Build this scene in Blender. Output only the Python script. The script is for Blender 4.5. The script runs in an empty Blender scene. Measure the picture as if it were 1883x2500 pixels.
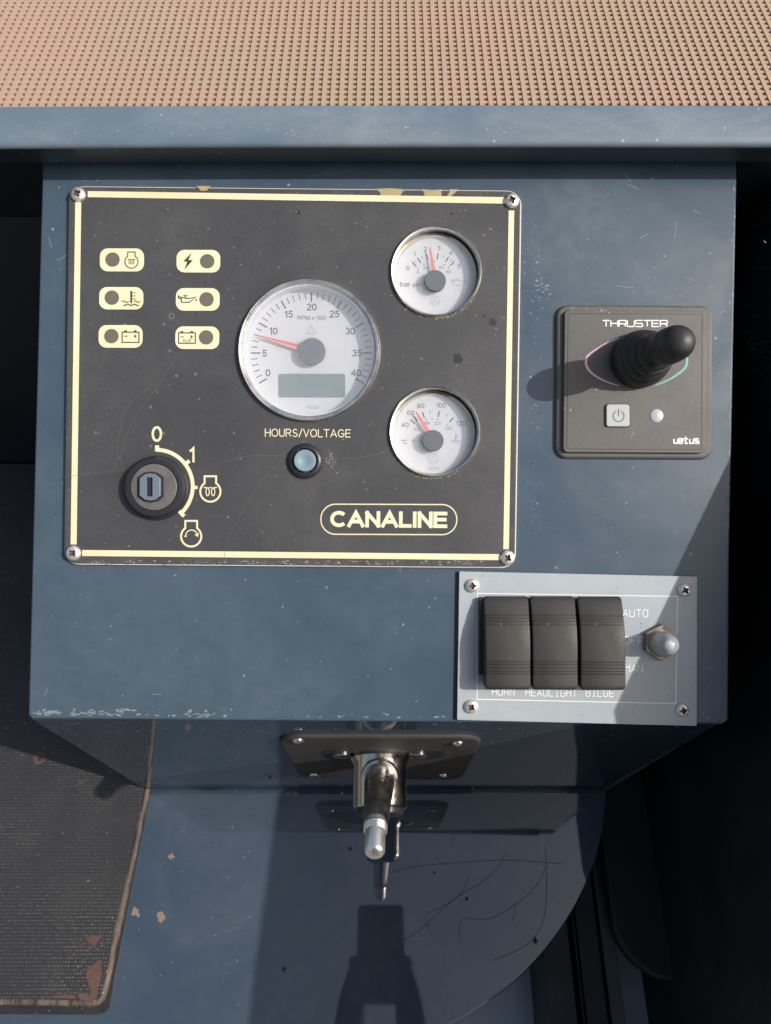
import bpy, bmesh, math, random
from mathutils import Vector, Matrix
from mathutils.geometry import tessellate_polygon
random.seed(7)
# ---------------------------------------------------------------- units
# Lengths are written in units of 0.2794 mm; the console face is tilted 30 degrees
# from the horizontal.  "face frame": x right, y up along the face, z out of the face.
S = 0.0002794
D = 1611.0
T = math.radians(30)
FACE = Matrix.Rotation(T, 4, 'X')
SUN = Vector((0.708, -0.200, 0.680)).normalized()
sc = bpy.context.scene
COL = sc.collection
def met(M):
    M = M.copy(); M.translation = M.translation * S; return M
# ---------------------------------------------------------------- camera
cd = bpy.data.cameras.new("camera"); cam = bpy.data.objects.new("camera", cd); COL.objects.link(cam)
cam.matrix_world = met(FACE @ Matrix.Translation((0, 0, D)))
cd.sensor_fit = 'VERTICAL'; cd.sensor_height = 10.0; cd.sensor_width = 10.0
cd.lens = 10.0 * D / 2212.0
cd.clip_start = 0.01; cd.clip_end = 100
cd.dof.use_dof = True; cd.dof.focus_distance = (D - 15) * S; cd.dof.aperture_fstop = 6.5
sc.camera = cam
# ---------------------------------------------------------------- light
w = bpy.data.worlds.new("World"); sc.world = w; w.use_nodes = True
nt = w.node_tree; nt.nodes.clear()
sky = nt.nodes.new("ShaderNodeTexSky"); sky.sky_type = 'NISHITA'; sky.sun_disc = False
sky.sun_elevation = math.asin(SUN.z); sky.sun_rotation = math.atan2(SUN.x, SUN.y)
sky.air_density = 1.6; sky.dust_density = 6.0; sky.ozone_density = 1.2
bg = nt.nodes.new("ShaderNodeBackground"); bg.inputs[1].default_value = 0.12
ow = nt.nodes.new("ShaderNodeOutputWorld")
nt.links.new(sky.outputs[0], bg.inputs[0]); nt.links.new(bg.outputs[0], ow.inputs[0])
ld = bpy.data.lights.new("sun", 'SUN'); ld.energy = 4.05; ld.angle = math.radians(0.55); ld.color = (1.0, 0.955, 0.89)
lo = bpy.data.objects.new("sun", ld); COL.objects.link(lo)
lo.rotation_euler = SUN.to_track_quat('Z', 'Y').to_euler(); lo.location = (0.5, -0.1, 0.8)
sc.view_settings.view_transform = 'Standard'; sc.view_settings.look = 'None'
sc.view_settings.exposure = 0.0; sc.view_settings.gamma = 1.0
sc.cycles.max_bounces = 8

# ---------------------------------------------------------------- materials
def _mat(name):
    m = bpy.data.materials.new(name); m.use_nodes = True
    n = m.node_tree.nodes; return m, m.node_tree, n['Principled BSDF']
def N(t, typ, **kw):
    n = t.nodes.new(typ)
    for k, v in kw.items(): setattr(n, k, v)
    return n
def L(t, a, b): t.links.new(a, b)
def ramp(t, src, p0, p1, inv=False):
    r = N(t, "ShaderNodeMapRange"); r.inputs['From Min'].default_value = p0; r.inputs['From Max'].default_value = p1
    if inv: r.inputs['To Min'].default_value = 1; r.inputs['To Max'].default_value = 0
    L(t, src, r.inputs['Value']); return r.outputs[0]
def noise(t, co, scale, detail=4, rough=0.6, dist=0.0):
    n = N(t, "ShaderNodeTexNoise"); n.inputs['Scale'].default_value = scale; n.inputs['Detail'].default_value = detail
    n.inputs['Roughness'].default_value = rough; n.inputs['Distortion'].default_value = dist
    L(t, co, n.inputs['Vector']); return n.outputs['Fac']
def math_(t, op, a, b=None):
    n = N(t, "ShaderNodeMath", operation=op)
    for i, x in enumerate((a, b)):
        if x is None: continue
        if isinstance(x, (int, float)): n.inputs[i].default_value = x
        else: L(t, x, n.inputs[i])
    return n.outputs[0]
def mix(t, fac, a, b):
    n = N(t, "ShaderNodeMix", data_type='RGBA')
    if isinstance(fac, (int, float)): n.inputs[0].default_value = fac
    else: L(t, fac, n.inputs[0])
    for i, x in ((6, a), (7, b)):
        if isinstance(x, tuple): n.inputs[i].default_value = (*x, 1)
        else: L(t, x, n.inputs[i])
    return n.outputs[2]
def specks(t, co, scale, radius, keep, seed=0.0):
    mp = N(t, "ShaderNodeMapping"); mp.inputs['Location'].default_value = (seed, seed * 1.7, seed * .3); L(t, co, mp.inputs[0])
    wn = N(t, "ShaderNodeTexNoise"); wn.inputs['Scale'].default_value = scale * 2.2; L(t, mp.outputs[0], wn.inputs['Vector'])
    v = N(t, "ShaderNodeTexVoronoi"); v.inputs['Scale'].default_value = scale
    L(t, mp.outputs[0], v.inputs['Vector'])
    sep = N(t, "ShaderNodeSeparateColor"); L(t, v.outputs['Color'], sep.inputs[0])
    g = math_(t, 'GREATER_THAN', sep.outputs[0], 1 - keep)
    rr = math_(t, 'MULTIPLY', sep.outputs[1], radius)
    rr = math_(t, 'MULTIPLY', rr, math_(t, 'MULTIPLY', wn.outputs['Fac'], 2.0))
    d = math_(t, 'LESS_THAN', v.outputs['Distance'], rr)
    return math_(t, 'MULTIPLY', g, d)
def surf(name, base, rough=0.4, dust=0.3, dustcol=(.25, .28, .32), speck=0.3, speckcol=(.55, .58, .6), metal=0.0, ior=1.5,
         bump=0.02, bscale=900, grain=0.0, dscale=18, stretch=(1, 1, 1), rvar=0.15, coat=0.0, base2=None, seed=0.0, sscale=260, dustrough=.4):
    m, t, b = _mat(name)
    tc = N(t, "ShaderNodeTexCoord"); co = tc.outputs['Object']
    mp = N(t, "ShaderNodeMapping"); mp.inputs['Scale'].default_value = stretch
    mp.inputs['Location'].default_value = (seed, seed, 0); L(t, co, mp.inputs[0]); cs = mp.outputs[0]
    n1 = noise(t, cs, dscale, 6, .62, .6); n2 = noise(t, cs, dscale * 9, 5, .7)
    col = base
    if base2: col = mix(t, ramp(t, noise(t, cs, dscale * .6, 3), .35, .65), base, base2)
    f = math_(t, 'MULTIPLY', ramp(t, n1, .38, .72), ramp(t, n2, .2, .75))
    f = math_(t, 'MULTIPLY', f, dust)
    col = mix(t, f, col, dustcol)
    if grain:
        g = ramp(t, noise(t, co, 2600, 2, .8), .35, .65)
        g = math_(t, 'MULTIPLY', math_(t, 'SUBTRACT', g, .5), grain)
        hs = N(t, "ShaderNodeHueSaturation"); L(t, col, hs.inputs['Color']); L(t, math_(t, 'ADD', g, 1.0), hs.inputs['Value']); col = hs.outputs[0]
    if speck:
        s1 = specks(t, co, sscale, .20, speck * .5, seed)
        s2 = specks(t, co, sscale * 2.6, .26, speck * .35, seed + 3)
        s3 = specks(t, cs, sscale * .4, .10, speck * .5, seed + 5)
        ss = math_(t, 'MAXIMUM', math_(t, 'MAXIMUM', s1, math_(t, 'MULTIPLY', s2, .6)), s3)
        ss = math_(t, 'MULTIPLY', ss, .65)
        col = mix(t, ss, col, speckcol)
    if isinstance(col, tuple): b.inputs['Base Color'].default_value = (*col, 1)
    else: L(t, col, b.inputs['Base Color'])
    rn = math_(t, 'ADD', math_(t, 'MULTIPLY', ramp(t, n1, .3, .7), rvar), rough - rvar * .35)
    rn = math_(t, 'ADD', rn, math_(t, 'MULTIPLY', f, dustrough))
    rn = math_(t, 'MAXIMUM', rn, .012)
    L(t, rn, b.inputs['Roughness'])
    b.inputs['Metallic'].default_value = metal; b.inputs['IOR'].default_value = ior
    if coat: b.inputs['Coat Weight'].default_value = coat; b.inputs['Coat Roughness'].default_value = .08
    if bump:
        bp = N(t, "ShaderNodeBump"); bp.inputs['Strength'].default_value = 1; bp.inputs['Distance'].default_value = bump * .001
        h = math_(t, 'ADD', noise(t, co, bscale, 3), math_(t, 'MULTIPLY', noise(t, co, bscale * .12, 2), 2.5))
        L(t, h, bp.inputs['Height']); L(t, bp.outputs[0], b.inputs['Normal'])
    return m
def plain(name, base, rough=.5, metal=0.0, ior=1.5, bump=0.0, bscale=1500, grain=0.0):
    return surf(name, base, rough, dust=0.0, speck=0, metal=metal, ior=ior, bump=bump, bscale=bscale, grain=grain, rvar=.08)
NAVY = (.049, .079, .115)
M = {}
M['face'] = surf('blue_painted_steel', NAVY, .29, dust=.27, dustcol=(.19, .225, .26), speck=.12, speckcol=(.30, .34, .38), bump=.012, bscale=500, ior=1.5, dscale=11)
M['rail'] = surf('weathered_blue_paint', (.115, .16, .21), .42, dust=.7, dustcol=(.23, .28, .325), speck=.16, speckcol=(.42, .46, .5), bump=.02, bscale=600, dscale=26, stretch=(.45, 1, 1), seed=2)
M['plate'] = surf('glossy_blue_paint', (.040, .062, .092), .018, dust=.30, dustcol=(.21, .22, .225), speck=.05, speckcol=(.22, .24, .26), bump=0, ior=1.95, dscale=9, rvar=.03, dustrough=.12, seed=4)
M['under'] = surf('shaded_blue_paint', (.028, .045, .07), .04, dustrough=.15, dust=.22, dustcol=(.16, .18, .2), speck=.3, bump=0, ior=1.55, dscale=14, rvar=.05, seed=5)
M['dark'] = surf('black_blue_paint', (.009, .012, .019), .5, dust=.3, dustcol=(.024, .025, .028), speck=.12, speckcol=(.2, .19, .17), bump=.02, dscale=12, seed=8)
M['tan'] = surf('tan_woven_vinyl', (.405, .285, .205), .65, dust=1.0, dustcol=(.33, .285, .185), speck=0, dscale=7, bump=.03, bscale=500, base2=(.43, .285, .225), seed=3)
M['tan_under'] = surf('brown_backing', (.17, .095, .055), .8, dust=.5, dustcol=(.28, .18, .11), speck=0, dscale=9)
M['panel'] = surf('dusty_black_panel', (.050, .052, .058), .42, dust=.5, dustcol=(.105, .105, .105), speck=.2, speckcol=(.22, .21, .19), bump=.018, bscale=2600, grain=.55, dscale=10, seed=6)
M['acrylic'] = surf('clear_edge_grey', (.066, .066, .068), .2, dust=.45, dustcol=(.15, .145, .13), speck=.25, speckcol=(.5, .48, .4), dscale=40, bump=.02, seed=1)
M['acrylic_edge'] = plain('pale_acrylic_edge', (.55, .53, .50), .2)
M['cream'] = surf('cream_print', (.74, .66, .43), .45, dust=.45, dustcol=(.72, .54, .29), speck=0, bump=0, dscale=22, base2=(.76, .71, .52))
M['creamtext'] = plain('cream_lettering', (.72, .64, .42), .5)
M['ink'] = plain('dark_print', (.05, .045, .025), .5)
M['lens'] = plain('smoked_indicator_lens', (.14, .125, .105), .35, bump=.02)
M['dial'] = surf('silver_dial', (.64, .65, .68), .5, dust=.0, speck=0, bump=.01, grain=.07, rvar=.05)
M['dialwall'] = plain('pale_grey_dial_wall', (.70, .73, .78), .4)
M['numeral'] = plain('grey_numerals', (.035, .038, .045), .6)
M['faint'] = plain('faint_grey_print', (.33, .34, .38), .6)
M['fainter'] = plain('pale_grey_print', (.62, .63, .67), .6)
M['chrome'] = surf('worn_chrome', (.66, .62, .55), .16, dust=.25, dustcol=(.3, .26, .2), speck=0, metal=1, bump=.006, dscale=60, rvar=.12)
M['bezel'] = surf('tarnished_bezel', (.78, .76, .73), .24, dust=.55, dustcol=(.42, .38, .28), speck=0, metal=1, bump=.02, dscale=90, rvar=.2)
M['steel'] = surf('screw_steel', (.86, .83, .79), .36, dust=.4, dustcol=(.35, .30, .25), speck=0, metal=.8, bump=.03, bscale=2500, dscale=300, rvar=.2)
M['recess'] = plain('rusty_recess', (.10, .065, .05), .7)
M['hub'] = surf('slate_hub', (.105, .12, .15), .5, dust=.3, dustcol=(.16, .17, .19), speck=0, bump=0, dscale=90)
M['red'] = plain('red_needle', (.72, .085, .075), .5)
M['pink'] = plain('lit_red_needle', (.85, .42, .38), .5)  # lit side of the red needles, the light put into the colour
M['lcd'] = surf('grey_lcd', (.16, .225, .25), .25, dust=.15, dustcol=(.3, .35, .37), speck=.3, bump=0, sscale=500)
M['black'] = surf('black_plastic', (.028, .028, .030), .42, dust=.55, dustcol=(.07, .066, .06), speck=.12, speckcol=(.3, .28, .25), bump=.02, bscale=1800, dscale=26, seed=3)
M['rocker'] = surf('black_rocker_plastic', (.027, .027, .028), .58, dust=.85, dustcol=(.056, .053, .051), speck=.16, speckcol=(.25, .23, .2), bump=.02, bscale=2200, dscale=40, stretch=(1, .5, 1), grain=.2, seed=3)
M['rubber'] = surf('black_rubber', (.020, .020, .022), .45, dust=.35, dustcol=(.05, .05, .05), speck=.08, bump=.006, dscale=50)
M['grille'] = surf('grey_brown_plastic', (.085, .083, .080), .48, dust=.5, dustcol=(.12, .115, .108), speck=.14, speckcol=(.4, .36, .3), bump=.03, bscale=2400, grain=.35, dscale=20, seed=2)
M['darkring'] = plain('dark_ring_plastic', (.022, .024, .032), .35, bump=.01)
M['keydisc'] = surf('worn_key_disc', (.10, .098, .098), .42, dust=.7, dustcol=(.20, .18, .16), speck=0, bump=.02, dscale=90, grain=.3)
M['tumbler'] = surf('blue_grey_tumbler', (.14, .175, .22), .38, dust=.5, dustcol=(.10, .12, .15), speck=0, bump=.02, dscale=220, grain=.4)
M['bluebtn'] = plain('light_blue_button', (.19, .28, .34), .4)
M['white'] = plain('white_print', (.80, .80, .80), .5)
M['palebtn'] = plain('pale_grey_button', (.40, .43, .44), .45, bump=.01)
M['led'] = plain('milky_led', (.36, .43, .50), .35)
M['pinkarc'] = plain('pink_print', (.72, .42, .50), .5)
M['teal'] = plain('teal_print', (.15, .42, .37), .5)
M['alu'] = surf('grey_anodised_plate', (.34, .385, .43), .40, dust=.35, dustcol=(.44, .47, .47), speck=.35, speckcol=(.12, .13, .15), bump=.01, grain=.16, dscale=15, sscale=420, ior=1.6, seed=7)
M['brassnut'] = surf('dull_brass_nut', (.34, .29, .235), .45, dust=.5, dustcol=(.27, .22, .17), speck=0, metal=.6, bump=.02, dscale=80)
M['mat'] = None
M['edge'] = surf('worn_edge_strip', (.035, .028, .026), .6, dust=1.1, dustcol=(.35, .245, .18), speck=.6, speckcol=(.6, .52, .42), dscale=60, stretch=(2.2, .35, 1), bump=.12, bscale=700)
M['copper'] = surf('exposed_brown_primer', (.095, .052, .042), .6, dust=.5, dustcol=(.19, .11, .085), speck=.3, dscale=60, bump=.03)
M['chip'] = surf('bare_chip', (.22, .165, .13), .6, dust=.5, dustcol=(.36, .29, .22), speck=0, dscale=120)
M['scuff'] = plain('pale_scuff', (.22, .26, .29), .7)
M['hair'] = plain('dark_scratch', (.008, .012, .02), .6)
M['palehair'] = plain('brown_scratch', (.125, .112, .09), .6)
M['stain'] = plain('black_stain', (.016, .017, .02), .6)
M['tape'] = surf('peeled_yellowed_film', (.36, .30, .16), .45, dust=.8, dustcol=(.48, .41, .25), speck=.2, dscale=60, bump=.04)
M['floor'] = surf('light_grey_deck_paint', (.42, .47, .55), .5, dust=.5, dustcol=(.3, .32, .35), speck=.3, speckcol=(.2, .2, .2), dscale=12)
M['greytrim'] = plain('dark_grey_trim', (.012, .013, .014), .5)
M['insect'] = plain('straw_insect', (.36, .27, .17), .6)
M['cloth'] = plain('dark_jacket', (.012, .014, .02), .9)
# rough textured board with rows of small raised dots
def mat_board():
    m, t, b = _mat('black_textured_board')
    tc = N(t, "ShaderNodeTexCoord"); co = tc.outputs['Object']
    mp = N(t, "ShaderNodeMapping"); mp.inputs['Scale'].default_value = (1 / (9.6 * S),) * 3; L(t, co, mp.inputs[0])
    wv = N(t, "ShaderNodeVectorMath", operation='FRACTION'); L(t, mp.outputs[0], wv.inputs[0])
    sp = N(t, "ShaderNodeSeparateXYZ"); L(t, wv.outputs[0], sp.inputs[0])
    dx = math_(t, 'ABSOLUTE', math_(t, 'SUBTRACT', sp.outputs[0], .5)); dy = math_(t, 'ABSOLUTE', math_(t, 'SUBTRACT', sp.outputs[1], .5))
    d = math_(t, 'MAXIMUM', math_(t, 'MULTIPLY', dx, .72), math_(t, 'MULTIPLY', dy, 1.25))
    dot = ramp(t, d, .17, .27, inv=True)
    n1 = noise(t, co, 9, 5, .65, .5); n2 = noise(t, co, 420, 3, .6)
    wear = math_(t, 'MULTIPLY', ramp(t, n1, .36, .62), ramp(t, n2, .42, .66))
    f = math_(t, 'MULTIPLY', math_(t, 'MULTIPLY', dot, wear), .75)
    col = mix(t, f, (.030, .030, .033), (.20, .195, .185))
    col = mix(t, math_(t, 'MULTIPLY', ramp(t, noise(t, co, 22, 5, .7), .5, .75), .35), col, (.075, .072, .07))
    sk = specks(t, co, 230, .14, .08, 2.0); col = mix(t, math_(t, 'MULTIPLY', sk, .5), col, (.3, .26, .2))
    L(t, col, b.inputs['Base Color']); b.inputs['Roughness'].default_value = .5
    bp = N(t, "ShaderNodeBump"); bp.inputs['Strength'].default_value = 1; bp.inputs['Distance'].default_value = .00016
    L(t, dot, bp.inputs['Height']); L(t, bp.outputs[0], b.inputs['Normal'])
    return m
M['mat'] = mat_board()
def glass(name, tint=(.97, .98, 1.0), refl=.06, rough=.03, haze=.13):
    m = bpy.data.materials.new(name); m.use_nodes = True; t = m.node_tree; t.nodes.clear()
    o = N(t, "ShaderNodeOutputMaterial"); mx = N(t, "ShaderNodeMixShader"); tr = N(t, "ShaderNodeBsdfTransparent"); gl = N(t, "ShaderNodeBsdfGlossy")
    mx.inputs[0].default_value = refl
    tr.inputs[0].default_value = (*tint, 1); gl.inputs['Roughness'].default_value = rough
    # a film of dust scatters a little of the light on both sides of the pane
    df = N(t, "ShaderNodeBsdfDiffuse"); tl = N(t, "ShaderNodeBsdfTranslucent"); m2 = N(t, "ShaderNodeMixShader"); m3 = N(t, "ShaderNodeMixShader")
    df.inputs[0].default_value = (.8, .82, .85, 1); tl.inputs[0].default_value = (.85, .87, .9, 1); m2.inputs[0].default_value = .6; m3.inputs[0].default_value = haze
    L(t, df.outputs[0], m2.inputs[1]); L(t, tl.outputs[0], m2.inputs[2]); L(t, tr.outputs[0], m3.inputs[1]); L(t, m2.outputs[0], m3.inputs[2])
    L(t, m3.outputs[0], mx.inputs[1]); L(t, gl.outputs[0], mx.inputs[2]); L(t, mx.outputs[0], o.inputs[0])
    return m
M['glass'] = glass('gauge_glass', (.985, .99, 1.0))
def milky():
    m, t, b = _mat('milky_silicone')
    b.inputs['Base Color'].default_value = (.62, .66, .70, 1); b.inputs['Roughness'].default_value = .16
    b.inputs['Transmission Weight'].default_value = .55; b.inputs['IOR'].default_value = 1.4
    b.inputs['Subsurface Weight'].default_value = .3; b.inputs['Subsurface Radius'].default_value = (.002, .002, .002)
    return m
M['milky'] = milky()

# ---------------------------------------------------------------- object helpers
def link(o, M4=None, parent=None):
    COL.objects.link(o)
    if parent is not None: o.parent = parent
    if M4 is not None: o.matrix_local = M4
    return o
def tag(o, label=None, cat=None, group=None, kind=None):
    if label: o['label'] = label
    if cat: o['category'] = cat
    if group: o['group'] = group
    if kind: o['kind'] = kind
    return o
class Frame:
    """a thing: an Empty at an origin in one of the frames; coordinates of its parts stay in that frame"""
    def __init__(s, base, origin, name, label, cat, group=None):
        s.o = Vector(origin)
        s.e = bpy.data.objects.new(name, None); s.e.empty_display_size = .02
        link(s.e, met(base @ Matrix.Translation(s.o))); tag(s.e, label, cat, group)
def me_from(name, vs, fs, off=(0, 0, 0), smooth=False, mi=None, mats=()):
    m = bpy.data.meshes.new(name)
    m.from_pydata([((v[0] - off[0]) * S, (v[1] - off[1]) * S, (v[2] - off[2]) * S) for v in vs], [], fs)
    for k in mats: m.materials.append(k)
    if mi: m.polygons.foreach_set('material_index', mi)
    m.validate(); m.update()
    bm = bmesh.new(); bm.from_mesh(m); bmesh.ops.recalc_face_normals(bm, faces=bm.faces); bm.to_mesh(m); bm.free()
    if smooth:
        m.polygons.foreach_set('use_smooth', [True] * len(m.polygons)); m.set_sharp_from_angle(angle=math.radians(38))
    return m
def part(name, geo, mat, fr, smooth=False, parent=None, loc=None, label=None, kind=None):
    """geo=(verts, faces) in the frame's coordinates; loc = object origin (same coordinates)"""
    vs, fs = geo
    org = Vector(loc) if loc is not None else (fr.o if parent is None else None)
    po = fr.o if parent is None else Vector(parent['_o'])
    if org is None: org = po
    m = me_from(name, vs, fs, org, smooth, mats=(mat,))
    o = bpy.data.objects.new(name, m); link(o, Matrix.Translation((org - po) * S), fr.e if parent is None else parent)
    o['_o'] = tuple(org)
    if label: o['label'] = label
    if kind: o['kind'] = kind
    return o
def solid(name, geo, mat, base, label=None, cat=None, kind=None, smooth=False, group=None, org=None):
    vs, fs = geo
    if org is None:
        n = len(vs); org = (sum(v[0] for v in vs) / n, sum(v[1] for v in vs) / n, min(v[2] for v in vs))
    m = me_from(name, vs, fs, org, smooth, mats=(mat,))
    o = bpy.data.objects.new(name, m); link(o, met(base @ Matrix.Translation(Vector(org)))); tag(o, label, cat, group, kind)
    return o
def copy_tree(o, parent, d):
    c = o.copy(); COL.objects.link(c); c.parent = parent; c.location = Vector(o.location) + Vector(d) * S
    for ch in list(o.children): copy_tree(ch, c, (0, 0, 0))
    return c
def join(*gs):
    V, F = [], []
    for vs, fs in gs:
        n = len(V); V += [tuple(v) for v in vs]; F += [tuple(i + n for i in f) for f in fs]
    return V, F
def moved(g, d=(0, 0, 0), M4=None):
    vs = [Vector(v) for v in g[0]]
    if M4 is not None: vs = [M4 @ v for v in vs]
    return [tuple(v + Vector(d)) for v in vs], g[1]
# ---- shapes
def box(x0, x1, y0, y1, z0, z1, bev=0):
    if bev <= 0:
        v = [(x, y, z) for z in (z0, z1) for y in (y0, y1) for x in (x0, x1)]
        return v, [(0, 1, 3, 2), (4, 5, 7, 6), (0, 1, 5, 4), (2, 3, 7, 6), (0, 2, 6, 4), (1, 3, 7, 5)]
    bm = bmesh.new(); bmesh.ops.create_cube(bm, size=1)
    for v in bm.verts: v.co = Vector(((x0 + x1) / 2 + v.co.x * (x1 - x0), (y0 + y1) / 2 + v.co.y * (y1 - y0), (z0 + z1) / 2 + v.co.z * (z1 - z0)))
    bmesh.ops.bevel(bm, geom=bm.edges[:] + bm.verts[:], offset=bev, segments=3, affect='EDGES', profile=.5)
    return grab(bm)
def grab(bm):
    bm.verts.ensure_lookup_table(); bm.verts.index_update()
    g = ([tuple(v.co) for v in bm.verts], [tuple(v.index for v in f.verts) for f in bm.faces]); bm.free(); return g
def hexa(bot, top):
    """prism between two loops of equal length"""
    n = len(bot); v = list(bot) + list(top)
    return v, [tuple(range(n))[::-1], tuple(range(n, 2 * n))] + [(i, (i + 1) % n, n + (i + 1) % n, n + i) for i in range(n)]
def circ(cx, cy, r, n=64, a0=0):
    return [(cx + r * math.cos(a0 + 2 * math.pi * i / n), cy + r * math.sin(a0 + 2 * math.pi * i / n)) for i in range(n)]
def rrect(c4, r, n=7):
    """rounded quad; c4 corners counter-clockwise"""
    out = []
    for i in range(4):
        p = Vector(c4[i]); a = (Vector(c4[i - 1]) - p).normalized(); b = (Vector(c4[(i + 1) % 4]) - p).normalized()
        half = math.acos(max(-1, min(1, a.dot(b)))) / 2; d = r / math.tan(half); m = p + (a + b).normalized() * (r / math.sin(half))
        s0 = p + a * d - m; s1 = p + b * d - m; a0 = math.atan2(s0.y, s0.x); a1 = math.atan2(s1.y, s1.x)
        while a1 < a0: a1 += 2 * math.pi
        for k in range(n + 1):
            t = a0 + (a1 - a0) * k / n; out.append((m.x + r * math.cos(t), m.y + r * math.sin(t)))
    return out
def inset(pts, d):
    n = len(pts); out = []
    for i in range(n):
        p = Vector(pts[i]); e0 = (p - Vector(pts[i - 1])); e1 = (Vector(pts[(i + 1) % n]) - p)
        if e0.length < 1e-6: e0 = e1
        if e1.length < 1e-6: e1 = e0
        n0 = Vector((-e0.y, e0.x)).normalized(); n1 = Vector((-e1.y, e1.x)).normalized(); m = (n0 + n1).normalized()
        out.append(tuple(p + m * (d / max(.3, m.dot(n0)))))
    return out
def plate(outline, z0, z1, bev=0, holes=(), seg=2, bottom=True):
    """extruded ccw outline with optional rounded top edge and through holes"""
    loops = [(outline, z0)]
    if bev > 0:
        for k in range(seg + 1):
            a = math.pi / 2 * k / seg; loops.append((inset(outline, bev * (1 - math.cos(a))), z1 - bev + bev * math.sin(a)))
    else: loops.append((outline, z1))
    V, F = [], []; n = len(outline)
    for o, z in loops: V += [(p[0], p[1], z) for p in o]
    for k in range(len(loops) - 1):
        for i in range(n): F.append((k * n + i, k * n + (i + 1) % n, (k + 1) * n + (i + 1) % n, (k + 1) * n + i))
    def cap(base, z, hs):
        lists = [[Vector((p[0], p[1], 0)) for p in base]] + [[Vector((p[0], p[1], 0)) for p in h] for h in hs]
        flat = [p for l in lists for p in l]; s = len(V); V.extend([(p.x, p.y, z) for p in flat])
        for tr in tessellate_polygon(lists): F.append(tuple(s + i for i in tr))
    cap(loops[-1][0], z1, holes)
    if bottom: cap(outline, z0, holes)
    for h in holes:
        s = len(V); m = len(h); V += [(p[0], p[1], z0) for p in h] + [(p[0], p[1], z1) for p in h]
        for i in range(m): F.append((s + i, s + (i + 1) % m, s + m + (i + 1) % m, s + m + i))
    bm = bmesh.new(); vv = [bm.verts.new(v) for v in V]
    for f in F:
        try: bm.faces.new([vv[i] for i in f])
        except ValueError: pass
    return grab(bm)   # caps keep their own vertices, so flats stay optically flat
def sheet(pts, z):
    V = [(p[0], p[1], z) for p in pts]
    return V, [tuple(t) for t in tessellate_polygon([[Vector((p[0], p[1], 0)) for p in pts]])]
def ring(o, i, z):
    n = len(o); return [(p[0], p[1], z) for p in o] + [(p[0], p[1], z) for p in i], [(k, (k + 1) % n, n + (k + 1) % n, n + k) for k in range(n)]
def lathe(prof, cx=0, cy=0, n=64, cen=None, cap=True):
    """prof = [(r, z)...]"""
    V, F = [], []
    for r, z in prof:
        c = cen(z) if cen else (cx, cy)
        V += [(c[0] + r * math.cos(2 * math.pi * i / n), c[1] + r * math.sin(2 * math.pi * i / n), z) for i in range(n)]
    for k in range(len(prof) - 1):
        for i in range(n): F.append((k * n + i, k * n + (i + 1) % n, (k + 1) * n + (i + 1) % n, (k + 1) * n + i))
    if cap:
        F.append(tuple(range((len(prof) - 1) * n, len(prof) * n))); F.append(tuple(range(n))[::-1])
    return V, F
def tube(a, b, r0, r1, n=24, prof=None):
    a = Vector(a); b = Vector(b); d = b - a; q = d.to_track_quat('Z', 'Y').to_matrix().to_4x4(); Lh = d.length
    prof = prof or [(r0, 0), (r1, Lh)]
    return moved(lathe(prof, n=n), a, q)
def stroke(pts, wd, z, closed=False):
    """flat ribbon along a polyline, mitred"""
    P = [Vector(p[:2]) for p in pts]; n = len(P); V, F = [], []
    if closed and (P[0] - P[-1]).length < 1e-6: P.pop(); n -= 1
    for i in range(n):
        if closed: e0 = P[i] - P[i - 1]; e1 = P[(i + 1) % n] - P[i]
        else:
            e0 = P[i] - P[i - 1] if i else P[1] - P[0]; e1 = P[i + 1] - P[i] if i < n - 1 else P[i] - P[i - 1]
        n0 = Vector((-e0.y, e0.x)).normalized(); n1 = Vector((-e1.y, e1.x)).normalized(); m = (n0 + n1)
        m = n0 if m.length < 1e-4 else m.normalized()
        ww = wd[i] if isinstance(wd, (list, tuple)) else wd
        k = ww / 2 / max(.45, m.dot(n0)); V += [(P[i].x + m.x * k, P[i].y + m.y * k, z), (P[i].x - m.x * k, P[i].y - m.y * k, z)]
    for i in range(n if closed else n - 1):
        j = (i + 1) % n; F.append((2 * i, 2 * j, 2 * j + 1, 2 * i + 1))
    return V, F
def arc(cx, cy, r, a0, a1, n=24, ry=None):
    return [(cx + r * math.cos(math.radians(a0 + (a1 - a0) * i / n)), cy + (ry or r) * math.sin(math.radians(a0 + (a1 - a0) * i / n))) for i in range(n + 1)]
def blob(cx, cy, r, z, irr=.35, n=14, sx=1, sy=1, rot=0):
    pts = []
    for i in range(n):
        a = 2 * math.pi * i / n; q = r * (1 + irr * (random.random() * 2 - 1)); x = q * math.cos(a) * sx; y = q * math.sin(a) * sy
        pts.append((cx + x * math.cos(rot) - y * math.sin(rot), cy + x * math.sin(rot) + y * math.cos(rot)))
    return sheet(pts, z)
def el(cx, cy, rx, ry, a0, a1, n=14): return [(cx + rx * math.cos(math.radians(a0 + (a1 - a0) * i / n)), cy + ry * math.sin(math.radians(a0 + (a1 - a0) * i / n))) for i in range(n + 1)]
CL = 'closed'
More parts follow.
